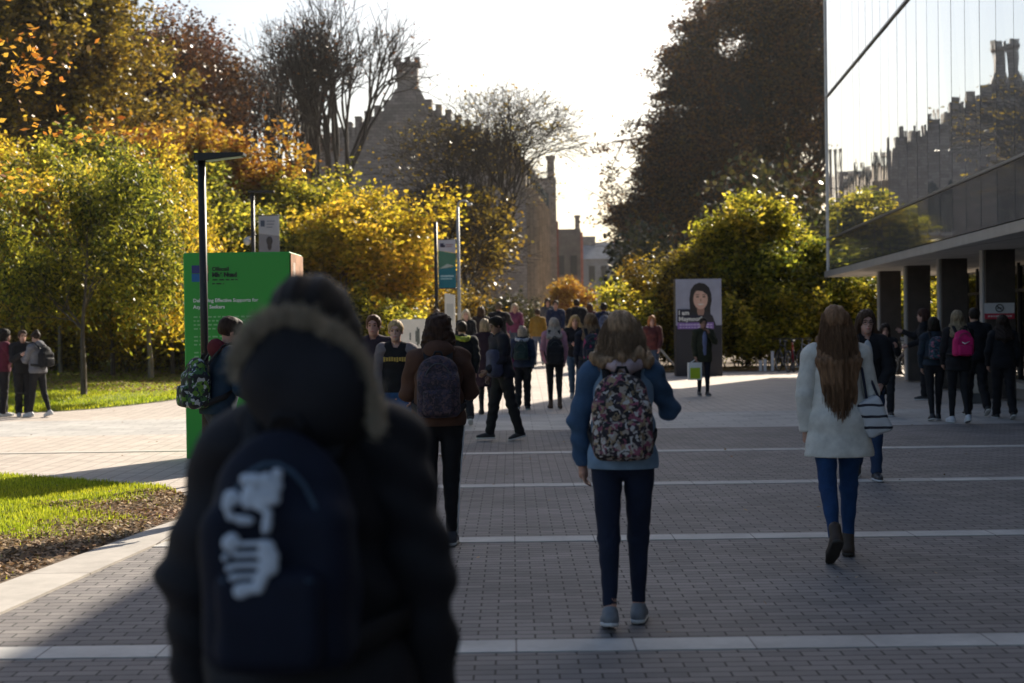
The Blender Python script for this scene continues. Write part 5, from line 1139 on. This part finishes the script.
# bicycles
def bicycle(x, y, rz, col, label, basket=False, z=0.0):
    b = empty('bicycle', (x, y, z), rz, label=label, cat='bicycle', group='parked bicycles'); mt = plain(col, .35, .1, .5); dk = plain((.015, .015, .015), .6); sv = plain((.5, .5, .52), .3, .8)
    for cx_, nm in ((-.52, 'rear_wheel'), (.52, 'front_wheel')):
        wl = MB().ring((cx_, 0, .34), (0, 1, 0), .325, .018, 30, 6).build(nm, dk, b); mb = MB().ring((cx_, 0, .34), (0, 1, 0), .30, .009, 30, 5)
        for k in range(14): a = k * 6.283 / 14; mb.tube([(cx_, 0, .34), (cx_ + .3 * math.cos(a), 0, .34 + .3 * math.sin(a))], .0025, 3, False)
        mb.build('rim', sv, wl); MB().ring((cx_, 0, .34), (0, 1, 0), .36, .012, 20, 5).build('mudguard', dk, wl) if False else None
    mb = MB()
    for a_, c_ in (((-.52, 0, .34), (-.08, 0, .30)), ((-.08, 0, .30), (-.2, 0, .82)), ((-.52, 0, .34), (-.18, 0, .76)), ((-.08, 0, .30), (.36, 0, .74)), ((-.18, 0, .78), (.34, 0, .84)), ((.33, 0, .9), (.40, 0, .66)), ((.40, 0, .66), (.52, 0, .34))): mb.tube([a_, c_], .017, 7)
    mb.build('frame', mt, b); MB().tube([(.32, 0, .9), (.30, 0, 1.0)], .012, 6).build('stem', sv, b)
    MB().tube([(.22, -.29, 1.0), (.32, -.2, 1.02), (.31, 0, 1.0), (.32, .2, 1.02), (.22, .29, 1.0)], .012, 6).build('handlebar', dk, b)
    MB().tube([(-.2, 0, .82), (-.215, 0, .92)], .012, 6).build('seat_post', sv, b); MB().ell((-.22, 0, .95), (.14, .07, .035)).build('saddle', dk, b)
    mb = MB(); mb.ring((-.08, 0, .30), (0, 1, 0), .09, .008, 16, 4); mb.tube([(-.08, -.05, .30), (-.02, -.05, .15)], .009, 5); mb.tube([(-.08, .05, .30), (-.14, .05, .45)], .009, 5); mb.box((-.02, -.1, .15), (.08, .1, .02)); mb.box((-.14, .1, .45), (.08, .1, .02)); mb.build('crank', sv, b)
    if basket:
        mb = MB(); mb.box((.52, 0, .9), (.28, .34, .02))
        for k in range(9): mb.tube([(.38 + .035 * k, -.17, .9), (.38 + .035 * k, -.19, 1.1)], .004, 3); mb.tube([(.38 + .035 * k, .17, .9), (.38 + .035 * k, .19, 1.1)], .004, 3)
        for k in range(9): mb.tube([(.38, -.17 + .042 * k, .9), (.36, -.18 + .045 * k, 1.1)], .004, 3); mb.tube([(.66, -.17 + .042 * k, .9), (.68, -.18 + .045 * k, 1.1)], .004, 3)
        mb.ring((.52, 0, 1.1), (0, 0, 1), .18, .006, 12, 4); mb.build('basket', plain((.7, .7, .7), .5), b)
    return b
bicycle(xat(783, 46), 46, R(96), (.015, .015, .02), 'black bicycle seen end-on in the sun, left of the red one')
bicycle(xat(792.5, 46), 46, R(82), (.45, .015, .02), 'red bicycle seen end-on in the sun')
bicycle(xat(806, 46.3), 46.3, R(100), (.3, .3, .32), 'silver bicycle beside the red one, behind the long haired woman')
bicycle(xat(893, 40), 40, R(20), (.2, .2, .22), 'grey bicycle with a pale basket in the gap of the first two columns', True)
bicycle(xat(903, 41.5), 41.5, R(35), (.03, .03, .035), 'black bicycle with a pale basket behind the grey one under the building', True)
bicycle(xat(898, 43.5), 43.5, R(10), (.12, .12, .2), 'dark blue bicycle at the back of the rack under the building')
# pale box and low kerb under the building
bxp = empty('planter_box', (xat(975, 28.2), 28.2, 0), -fa, label='small pale box on the floor between the third and fourth columns', cat='box'); mb = MB(); mb.box((0, 0, .32), (.2, .2, .26), 0, .01); mb.build('box', plain((.5, .45, .38), .6), bxp); mb = MB(); mb.box((0, 0, .095), (.3, .3, .19), 0, .01); mb.build('base', plain((.1, .1, .1), .6), bxp)
mb = MB(); mb.extr([fp(26, 2.7, 0), fp(26, 3.1, 0), fp(42, 3.1, 0), fp(42, 2.7, 0)], (0, 0, .13)); mb.build('doorstep', M_wide, kind='structure')

# ================================================================ THE PEOPLE
BLK = (.012, .012, .015)
def px(p, D): return xat(p, D)
# --- the man in the fur-trimmed hood, very near
D = 3.05
mn = person(px(308, D), D, -5, 1.72, shoulder=.155, label='man in a black padded coat with a fur trimmed hood, nearest the camera', h=.008, female=False, legs=((12, 6), (-12, 18)), arms=((0, 20, 12, 0), (2, 13, 12, -3)), lean=2,
    turn=-4, hair=('curly', (.018, .014, .012)), top=dict(kind='coat', col=(.014, .014, .018), hem=.80, loose=.046, flare=.03, fold=.007, big=.007, rough=.75), bottom=dict(kind='trousers', col=(.012, .012, .016)), bulk=1.0, seed=5)
T, Hd, lo_ = mn['T'], mn['Hd'], mn['lo']
f = Field(.04); f.ell(T(.025, -.13, 1.51), (.134, .10, .135), rot=rotm(0, 10, 0)).cap(T(-.10, -.05, 1.42), T(.10, -.05, 1.42), .06).ell(T(.0, -.12, 1.57), (.10, .07, .07)); f.sub_ell(T(0, .0, 1.62), (.10, .10, .13)); f.fold = folds(.010, 44, 24, .010)
hood = link('hood', f.mesh('hood', .008), cloth((.016, .016, .02), .8, .25), mn['base'])
rg = np.random.default_rng(4); segs = []; fp_ = np.array([(-.105, 1.53), (-.10, 1.575), (-.078, 1.612), (-.04, 1.638), (.02, 1.638), (.08, 1.61), (.125, 1.56), (.148, 1.49), (.150, 1.43)])
for i in range(6500):                                       # fur edge of the hood, a fringe along its opening
    u = rg.uniform(0, len(fp_) - 1.001); k = int(u); c2 = fp_[k] * (1 - u + k) + fp_[k + 1] * (u - k); c = T(c2[0], -.135 - .035 * math.sin(u / 8 * math.pi), c2[1]); d = np.array([c2[0] * 4, -.3, (c2[1] - 1.5) * 5]); d = d / np.linalg.norm(d) + rg.normal(0, .5, 3); d /= np.linalg.norm(d)
    p = c + rg.normal(0, .008, 3); L = rg.uniform(.010, .028); q = p + d * L; segs.append((*p, *q, .0011, .0004))
V, F = frustums(segs, 3); link('fur_trim', mesh_np('fur_trim', V, F), hairmat((.5, .43, .33)), hood)
navy = cloth((.006, .009, .022), .75, .3)
bp = backpack(mn, 'navy rucksack with a white printed emblem on the nearest man', navy, (.138, .085, .22), 1.21, off=.012, piping=(.03, .07, .12))
# printed white emblem: blobs and bars, raised a millimetre or two off the pack
yb = -.115 - lo_ * .8 - .085 - .012 - .085 * .82 - .060
f = Field(.005); em = lambda cx_, cy_: T((cx_ - 245) / 2380 - .026, yb, 1.268 - (cy_ - 330) / 2380)
for (u, v, r_) in ((225, 115, 24), (265, 125, 34), (320, 120, 34), (360, 95, 26), (355, 145, 30), (345, 195, 30), (300, 185, 42), (245, 175, 34), (235, 215, 26), (290, 225, 30), (165, 195, 36), (150, 225, 28), (165, 265, 26), (205, 285, 22), (240, 290, 20), (320, 265, 24), (318, 305, 24), (310, 340, 22), (155, 385, 34), (170, 365, 26), (315, 395, 32), (325, 440, 40), (330, 485, 34), (300, 515, 26), (200, 585, 32), (235, 575, 26), (275, 570, 28), (290, 545, 24), (135, 445, 16), (150, 490, 15), (165, 530, 15)):
    f.ell(em(u, v), (r_ / 2200, .008, r_ / 2200))
for k in range(4): f.cap(em(175, 388 + 45 * k), em(300, 385 + 45 * k), .0052)
for (a1, b1, a2, b2, r_) in ((225, 110, 300, 185, .0045), (335, 90, 350, 130, .004), (180, 245, 183, 247, .009), (215, 250, 300, 262, .005), (190, 330, 350, 362, .007), (240, 290, 250, 330, .004), (350, 230, 330, 330, .003)): f.sub_cap(em(a1, b1), em(a2, b2), r_)
link('printed_emblem', f.mesh('printed_emblem', .004), plain((.55, .62, .72), .7, 0, .3, .12, 20), bp)

# --- the woman in denim
D = 8.12
dn = person(px(621, D), D, -4, 1.67, 'woman in a blue denim jacket and navy leggings with windblown light brown hair, walking away', h=.0085, legs=((-9, 10), (9, 12)), arms=((0, 16, 12, 4), (36, 21, 108, 25)), lean=2, turn=8,
    hair=('wavy', (.25, .165, .10), .16), scarf=(.42, .33, .36), top=dict(kind='denim_jacket', col=(.18, .27, .38), slv=(.045, .09, .165), hem=.86, loose=.03, flare=.012, fold=.006), bottom=dict(kind='leggings', col=(.008, .013, .032), len=.88),
    shoes=dict(col=(.16, .17, .19), sole=(.55, .55, .55)), seed=12)
floral = pattern([(.015, .012, .014), (.35, .30, .26), (.03, .02, .03), (.28, .20, .12), (.45, .43, .42), (.012, .012, .016), (.22, .06, .10)], 46)
backpack(dn, 'black rucksack printed all over with pale butterflies, worn by the woman in denim', floral, (.158, .08, .235), 1.15, piping=(.02, .02, .02))

# --- the woman in the white coat
D = 10.3
wh = person(px(836, D), D, -3, 1.70, 'woman with very long straight brown hair in a white coat and blue leggings', h=.0085, legs=((-14, 24, -1, 42), (6, 2)), arms=((-4, 11, 10, 2), (6, 15, 55, 15)), lean=1,
    hair=('long', (.19, .105, .058), .52), top=dict(kind='coat', col=(.62, .60, .55), hem=.69, loose=.034, flare=.045, fold=.0025, big=.008), bottom=dict(kind='leggings', col=(.012, .045, .13)), shoes=dict(kind='boot', col=(.045, .028, .02), sole=(.03, .025, .02)), seed=22)
m_str, t_, b_ = newmat('striped_canvas'); v_ = coords(t_, (1, 1, 1)); wv_ = N(t_, 'TexWave', Scale=4.2, Distortion=2.2); wv_.bands_direction = 'Z'; t_.links.new(v_, wv_.inputs['Vector'])
r_ = ramp(t_, wv_.outputs['Fac'], [(0, (.02, .02, .03)), (.13, (.5, .51, .53))], 'CONSTANT'); t_.links.new(r_.outputs[0], b_.inputs['Base Color']); b_.inputs['Roughness'].default_value = .8
tote(wh, 'white shoulder bag with dark stripes at the hip of the white coat', m_str, (.235, -.06, .97), (.085, .08, .13), (.145, -.01, 1.45), (.03, .035, .06), tilt=-22)

# --- the woman in the brown jacket
D = 11.0
br = person(px(438, D), D, 2, 1.68, 'dark haired person in a brown teddy jacket and black side-striped leggings, walking away', h=.009, legs=((-3, 12), (6, 2)), arms=((25, 13, 70, 32), (25, 13, 70, 32)), lean=1,
    hair=('fluffy', (.04, .022, .016)), top=dict(kind='jacket', col=(.085, .042, .028), hem=.90, loose=.045, flare=.0, fold=.006, hood=True), bottom=dict(kind='leggings', col=(.008, .008, .010), stripe=True), shoes=dict(col=(.02, .022, .035), sole=(.5, .5, .5)), seed=33)
backpack(br, 'dark maroon and navy patterned rucksack on the brown teddy jacket', pattern([(.02, .014, .025), (.05, .03, .045), (.03, .025, .05), (.08, .045, .05), (.015, .012, .018)], 55), (.155, .08, .225), 1.19)

# --- the young man by the green board
D = 12.7
gm_ = person(px(219, D), D, -62, 1.70, 'young man in a navy jacket with dark red hood by the green board', h=.010, female=False, legs=((10, 8), (-8, 14)), arms=((18, 6, 60, 25), (10, 8, 45, 20)), lean=7, nod=22,
    hair=('short', (.035, .02, .014)), skinc=(.5, .28, .2), top=dict(kind='jacket', col=(.012, .03, .055), hem=.90, loose=.035, hood=True, hoodmat=cloth((.10, .012, .02), .9, .3)), bottom=dict(kind='jeans', col=(.02, .03, .055)), seed=41)
backpack(gm_, 'green, white and black patterned rucksack of the young man by the green board', pattern([(.008, .01, .012), (.012, .015, .02), (.09, .20, .02), (.01, .02, .05), (.38, .42, .45), (.008, .01, .012), (.03, .10, .03)], 34), (.155, .09, .215), 1.16)

# --- the glasses woman and others behind the white coat
D = 15.2
gw_ = person(px(866, D), D, 172, 1.70, 'woman with glasses in an open black jacket, half hidden behind the white coat', h=.010, legs=((10, 6), (-10, 20)), arms=((10, 8, 40, 20), (30, 8, 95, 10)), turn=8, glasses=True,
    hair=('long', (.06, .035, .022), .2), skinc=(.55, .34, .27), top=dict(kind='jacket', col=(.012, .012, .015), hem=.86, loose=.032, open=(.45, .47, .5)), bottom=dict(kind='jeans', col=(.02, .04, .09)), shoes=dict(col=(.03, .03, .035), sole=(.6, .62, .65)), seed=51)
person(px(885, 25), 25, 170, 1.52, 'small dark haired person in black seen just right of the woman with glasses', h=.013, hair=('bob', (.03, .02, .015)), arms=((40, 10, 80, 10), (10, 8, 30, 10)), top=dict(col=BLK, loose=.035), bottom=dict(kind='trousers', col=BLK), seed=52)

# --- two facing the camera at the left
D = 16.2
p = person(px(396, D), D, 178, 1.67, 'fair haired woman in a black sweatshirt with a gold chest print and blue jeans', h=.010, legs=((12, 6), (-8, 18)), arms=((-4, 9, 25, 8), (4, 9, 18, 8)), hair=('pony', (.40, .28, .15)), skinc=(.58, .37, .29),
    top=dict(kind='sweatshirt', col=(.012, .012, .014), slv=(.16, .14, .15), hem=.92, loose=.025), bottom=dict(kind='jeans', col=(.035, .10, .24)), shoes=dict(col=(.5, .5, .5)), seed=61)
mb = MB(); rr_ = random.Random(3)
for i in range(9): mb.box(p['T'](-.115 + i * .0285, .163, 1.285 + rr_.uniform(-.003, .003)), (.020, .016, .050 + rr_.uniform(-.01, .004)))
mb.build('gold_chest_print', plain((.45, .30, .05), .6), p['base'])
person(px(374, 17.3), 17.3, 176, 1.74, 'man with brown hair in a dark top, half hidden behind the fur hooded man', h=.011, female=False, hair=('short', (.10, .05, .03)), skinc=(.52, .3, .24), arms=((5, 9, 30, 8), (4, 9, 18, 8)), top=dict(col=(.03, .02, .03), loose=.03), bottom=dict(kind='jeans', col=(.02, .03, .06)), seed=62)

# --- the middle crowd
D = 20.9
wk = person(px(502, D), D, 112, 1.70, 'person in black with a bowed head striding to the left, carrying a dark blue bag', h=.011, female=False, legs=((-13, 4, -1, 12), (14, 4, -1, 0)), arms=((12, 6, 40, 10), (-6, 8, 30, 6)), lean=6, nod=20, hair=('short', (.015, .012, .01)), skinc=(.20, .12, .09),
    top=dict(kind='jacket', col=(.014, .014, .022), hem=.86, loose=.045), bottom=dict(kind='trousers', col=BLK), seed=71)
tote(wk, 'dark blue soft bag carried at the front by the striding person in black', cloth((.05, .055, .10), .8, .3), (-.13, .17, 1.08), (.13, .10, .19), (-.11, .03, 1.42), (.02, .02, .03), soft=.07)
person(px(462, 24), 24, 8, 1.66, 'short haired person in black with a yellow green scarf, just right of the brown jacket', h=.012, female=False, hair=('short', (.03, .02, .015)), scarf=(.22, .25, .03), top=dict(col=BLK, loose=.04), bottom=dict(kind='trousers', col=BLK), seed=72)
person(px(485, 26.8), 26.8, 4, 1.68, 'person with fair hair in a long dark plum coat, walking away', h=.012, legs=((8, 6), (-8, 14)), hair=('bob', (.26, .19, .12)), top=dict(kind='coat', col=(.025, .012, .02), hem=.50, loose=.035, flare=.03), bottom=dict(kind='leggings', col=BLK), shoes=dict(kind='boot', col=(.02, .015, .012), sole=(.02, .02, .02)), seed=73)
pb = person(px(522, 27.9), 27.9, -6, 1.55, 'person in a purple knitted hat with a navy jacket, walking away', h=.012, legs=((-10, 14), (10, 4)), hat=(.14, .015, .06), hair=('bob', (.3, .25, .2)), scarf=(.4, .42, .46), top=dict(col=(.02, .03, .06), loose=.045), bottom=dict(kind='trousers', col=BLK), seed=74)
tote(pb, 'purple cloth bag at the left side of the person in the purple hat', cloth((.10, .01, .06), .9, .3), (-.21, 0, .92), (.07, .09, .16), (-.15, 0, 1.43))
backpack(pb, 'dark green rucksack of the person in the purple hat', cloth((.012, .03, .03), .8, .3), (.14, .08, .19), 1.22)
pk_ = person(px(554, 28.2), 28.2, 2, 1.68, 'woman with long ash blond hair in a pink coat, walking away', h=.012, legs=((6, 4), (-6, 16)), hair=('long', (.34, .29, .25), .22), top=dict(kind='coat', col=(.40, .20, .26), hem=.86, loose=.04), bottom=dict(kind='leggings', col=BLK), shoes=dict(kind='boot', col=(.09, .045, .025), sole=(.05, .03, .02)), seed=75)
backpack(pk_, 'large black rucksack on the pink coat', cloth(BLK, .8, .3), (.16, .10, .25), 1.08)
person(px(575, 29.8), 29.8, 176, 1.68, 'woman with loose golden hair in a black top, facing the camera beside the pink coat', h=.012, hair=('wavy', (.42, .27, .12), .16), skinc=(.6, .36, .26), arms=((20, 6, 75, 35), (20, 6, 75, 35)), top=dict(col=BLK, loose=.03), bottom=dict(kind='jeans', col=(.04, .08, .14)), shoes=dict(col=(.4, .4, .4)), seed=76)
fl_ = person(px(591, 23.2), 23.2, 3, 1.74, 'person with long brown hair in a navy coat, walking away left of the denim jacket', h=.012, legs=((8, 6), (-8, 14)), hair=('long', (.16, .10, .06), .2), top=dict(kind='jacket', col=(.010, .012, .025), hem=.86, loose=.04), bottom=dict(kind='jeans', col=(.02, .035, .07)), seed=77)
backpack(fl_, 'navy rucksack printed with pink flowers, left of the denim jacket', pattern([(.012, .014, .03), (.02, .02, .05), (.012, .014, .03), (.26, .02, .08), (.012, .014, .03), (.02, .05, .05)], 26), (.15, .09, .21), 1.20, group=None)
fr2 = person(px(499, 38), 38, 5, 1.74, 'person in black with both arms raised, before the castle door', h=.014, female=False, arms=((40, 25, 95, 20), (40, 25, 95, 20)), hair=('short', (.12, .09, .06)), top=dict(col=BLK, loose=.045), bottom=dict(kind='trousers', col=BLK), seed=81)
person(px(481, 37), 37, 0, 1.66, 'person with brown hair in a dark brown jacket, left of the one with raised arms', h=.014, hair=('curly', (.05, .03, .02)), top=dict(col=(.03, .02, .018), loose=.045), bottom=dict(kind='trousers', col=BLK), seed=82)
person(px(466, 35), 35, 182, 1.66, 'woman with pale blond hair in black, facing the camera beyond the brown jacket', h=.014, hair=('long', (.5, .42, .3), .2), skinc=(.58, .38, .3), top=dict(col=BLK, loose=.035), bottom=dict(kind='trousers', col=BLK), seed=83)
person(px(437, 36), 36, 184, 1.64, 'person in a pale grey jacket seen above the brown jacket wearer, facing the camera', h=.014, hair=('bob', (.1, .06, .04)), skinc=(.55, .36, .3), top=dict(col=(.36, .34, .38), loose=.04), bottom=dict(kind='jeans', col=(.05, .06, .1)), seed=84)
person(px(515, 41), 41, 178, 1.62, 'blond woman in a dark pink top in the distance, facing the camera', h=.014, hair=('long', (.5, .4, .28), .18), skinc=(.58, .38, .3), top=dict(col=(.16, .04, .09), loose=.03), bottom=dict(kind='jeans', col=(.06, .08, .12)), seed=85)
person(px(538, 40), 40, 10, 1.50, 'distant person in a mustard yellow jacket and pale jeans', h=.014, hair=('short', (.06, .04, .03)), top=dict(col=(.28, .16, .03), loose=.04), bottom=dict(kind='jeans', col=(.12, .14, .2)), seed=86)
person(px(556, 42), 42, 176, 1.66, 'distant person in dark blue between the yellow jacket and the orange tree', h=.014, female=False, hair=('short', (.04, .03, .02)), skinc=(.5, .32, .25), top=dict(col=(.015, .025, .06), loose=.04), bottom=dict(kind='trousers', col=BLK), seed=87)
person(px(577, 41), 41, 4, 1.72, 'stout person in a black coat in front of the orange tree, walking away', h=.014, female=False, bulk=1.7, hair=('short', (.03, .02, .015)), top=dict(kind='coat', col=BLK, hem=.8, loose=.05), bottom=dict(kind='trousers', col=BLK), seed=88)
bb = person(px(604, 38.5), 38.5, 0, 1.76, 'dark haired person in a blue jacket far down the walk, right of the orange tree', h=.014, female=False, hair=('short', (.02, .015, .012)), top=dict(col=(.012, .02, .06), loose=.05), bottom=dict(kind='trousers', col=BLK), seed=89)
backpack(bb, 'grey blue rucksack of the person far down the walk', cloth((.08, .10, .16), .8, .3), (.14, .08, .19), 1.22)
person(px(590, 44), 44, 2, 1.62, 'distant person in a brown red jacket beside the orange tree', h=.014, hair=('bob', (.06, .03, .02)), top=dict(col=(.08, .02, .02), loose=.04), bottom=dict(kind='trousers', col=BLK), seed=90)
person(px(652, 36), 36, 178, 1.66, 'person with ginger hair partly hidden by the denim jacket woman', h=.014, hair=('bob', (.42, .17, .06)), skinc=(.6, .38, .3), top=dict(col=(.10, .03, .03), loose=.035), bottom=dict(kind='jeans', col=(.04, .06, .1)), seed=91)
person(px(548, 46), 46, 178, 1.66, 'distant person in grey left of the orange tree, facing the camera', h=.014, hair=('bob', (.04, .025, .02)), skinc=(.5, .32, .25), top=dict(col=(.08, .08, .09), loose=.035), bottom=dict(kind='trousers', col=BLK), seed=92)

# --- by the poster
D = 32.2
po = person(px(703, D), D, 186, 1.66, 'woman in a dark green parka in front of the portrait poster', h=.012, legs=((3, 3), (-3, 6)), arms=((45, 10, 110, 35), (2, 8, 10, 2)), hair=('pony', (.02, .015, .012)), skinc=(.3, .17, .12),
    top=dict(kind='parka', col=(.03, .032, .018), hem=.74, loose=.045, open=(.15, .17, .3)), bottom=dict(kind='leggings', col=(.01, .012, .02)), shoes=dict(col=(.03, .03, .035), sole=(.3, .3, .3)), seed=95)
a_, e_, w_, d_ = po['A'][1]
cb = empty('carrier_bag', (0, 0, 0), label='white and lime green carrier bag hanging from the hand of the woman at the poster', cat='bag'); place_like(cb, po)
mbx = MB(); c_ = w_ + np.array([.02, 0, -.33]); mbx.extr([c_ + np.array([-.15, -.05, -.19]), c_ + np.array([.15, -.05, -.19]), c_ + np.array([.15, .05, -.19]), c_ + np.array([-.15, .05, -.19])], (0, 0, .38)); mbx.build('bag_body', plain((.75, .76, .74), .5), cb)
mbx = MB(); mbx.box(c_ + np.array([0, .053, -.045]), (.22, .004, .24)); mbx.build('green_print', plain((.42, .55, .02), .5), cb)
for s in (-1, 1): MB().tube([c_ + np.array([-.08, .05 * s, .19]), w_ + np.array([0, .01 * s, -.07]), c_ + np.array([.08, .05 * s, .19])], .006, 5).build('handle', plain((.7, .7, .7), .5), cb)

# --- right, by the columns
D = 23.0
pr = person(px(958, D), D, 2, 1.70, 'woman with fair long hair in black with white shoes, walking toward the columns', h=.011, legs=((8, 5), (-6, 16)), hair=('long', (.22, .17, .11), .2), top=dict(kind='jacket', col=BLK, hem=.80, loose=.04), bottom=dict(kind='leggings', col=BLK), shoes=dict(col=(.55, .56, .6), sole=(.6, .6, .6)), arms=((6, 9, 30, 8), (8, 10, 30, 8)), seed=101)
backpack(pr, 'bright pink rucksack with a small white mark on the woman in black', cloth((.50, .015, .13), .7, .2), (.15, .09, .20), 1.22)
yb2 = -.115 - pr['lo'] * .8 - .18; MB().tube([pr['T'](-.06, yb2 - .045, 1.24), pr['T'](-.02, yb2 - .052, 1.215), pr['T'](.055, yb2 - .045, 1.25)], [.006, .012, .004], 6).build('white_mark', plain((.7, .7, .7), .6), pr['base'])
pf = person(px(934, 23.6), 23.6, -4, 1.60, 'dark haired person in black leggings walking beside the woman with the pink rucksack', h=.011, legs=((-7, 12), (9, 3)), hair=('bob', (.02, .015, .012)), top=dict(col=(.02, .03, .045), loose=.03, hem=.92), bottom=dict(kind='leggings', col=BLK), shoes=dict(col=(.02, .02, .025), sole=(.5, .5, .5)), arms=((4, 8, 20, 6), (20, 8, 60, 20)), seed=102)
backpack(pf, 'teal and pink patterned rucksack left of the pink rucksack', pattern([(.01, .03, .05), (.03, .09, .12), (.01, .02, .04), (.3, .1, .14), (.015, .05, .08)], 30), (.13, .08, .19), 1.21)
person(px(975, 24.6), 24.6, 0, 1.76, 'tall person in a black jacket behind the pink rucksack, right shoulder showing', h=.012, female=False, hair=('short', (.02, .015, .012)), top=dict(col=BLK, loose=.05), bottom=dict(kind='trousers', col=BLK), seed=103)
person(px(925, 29.5), 29.5, 70, 1.76, 'person in a long black coat standing at the second column and facing left', h=.012, hair=('bob', (.05, .025, .02)), skinc=(.4, .25, .2), arms=((10, 6, 60, 5), (45, 8, 70, 5)), top=dict(kind='coat', col=BLK, hem=.62, loose=.04), bottom=dict(kind='trousers', col=BLK), legs=((2, 2), (-2, 4)), seed=104)
person(px(1003, 23.8), 23.8, -4, 1.64, 'long haired person in black beneath the white and red notice, walking away', h=.011, legs=((14, 6), (-14, 14)), hair=('long', (.03, .02, .016), .2), top=dict(kind='jacket', col=BLK, hem=.84, loose=.045), bottom=dict(kind='trousers', col=BLK), arms=((6, 12, 20, 4), (-6, 12, 20, 4)), seed=105)

# --- left, the group at the lawn
D = 28.2
person(px(3, D), D, -60, 1.62, 'student in a maroon jacket at the far left edge of the photo', h=.012, female=False, hair=('curly', (.02, .015, .012)), skinc=(.35, .2, .15), arms=((20, 6, 85, 20), (20, 6, 85, 20)), top=dict(col=(.10, .012, .03), loose=.045), bottom=dict(kind='trousers', col=BLK), shoes=dict(col=(.5, .5, .5)), legs=((2, 2), (-2, 4)), seed=111)
person(px(22, D - .1), D - .1, -150, 1.60, 'student in a black jacket between the maroon and the grey tops, facing the camera', h=.012, female=False, hair=('short', (.05, .03, .02)), skinc=(.5, .3, .22), arms=((25, 6, 90, 30), (25, 6, 90, 30)), top=dict(col=BLK, loose=.04), bottom=dict(kind='trousers', col=BLK), shoes=dict(col=(.45, .45, .48)), legs=((2, 2), (-2, 4)), seed=112)
gs = person(px(37, D - .3), D - .3, 62, 1.58, 'student with her hair in a bun and a grey hoodie, facing left beside the lawn', h=.012, hair=('bun', (.03, .02, .015)), skinc=(.5, .32, .25), nod=12, arms=((25, 6, 85, 25), (25, 6, 85, 25)), top=dict(col=(.15, .15, .17), loose=.04, hood=True), bottom=dict(kind='leggings', col=BLK), shoes=dict(col=(.5, .5, .52)), legs=((10, 2), (-10, 12)), seed=113)
backpack(gs, 'black rucksack on the grey hoodie at the lawn', cloth(BLK, .8, .3), (.15, .09, .21), 1.20)

# ================================================================ AIR
hm, t_, b_ = newmat('air'); t_.nodes.remove(b_); pv = N(t_, 'VolumePrincipled'); pv.inputs['Density'].default_value = .00013; pv.inputs['Color'].default_value = (.97, .96, .94, 1); pv.inputs['Anisotropy'].default_value = .45
t_.links.new(pv.outputs[0], t_.nodes['Material Output'].inputs['Volume'])
MB().box((0, 620, 29.5), (1900, 1780, 63)).build('haze', hm, kind='stuff')
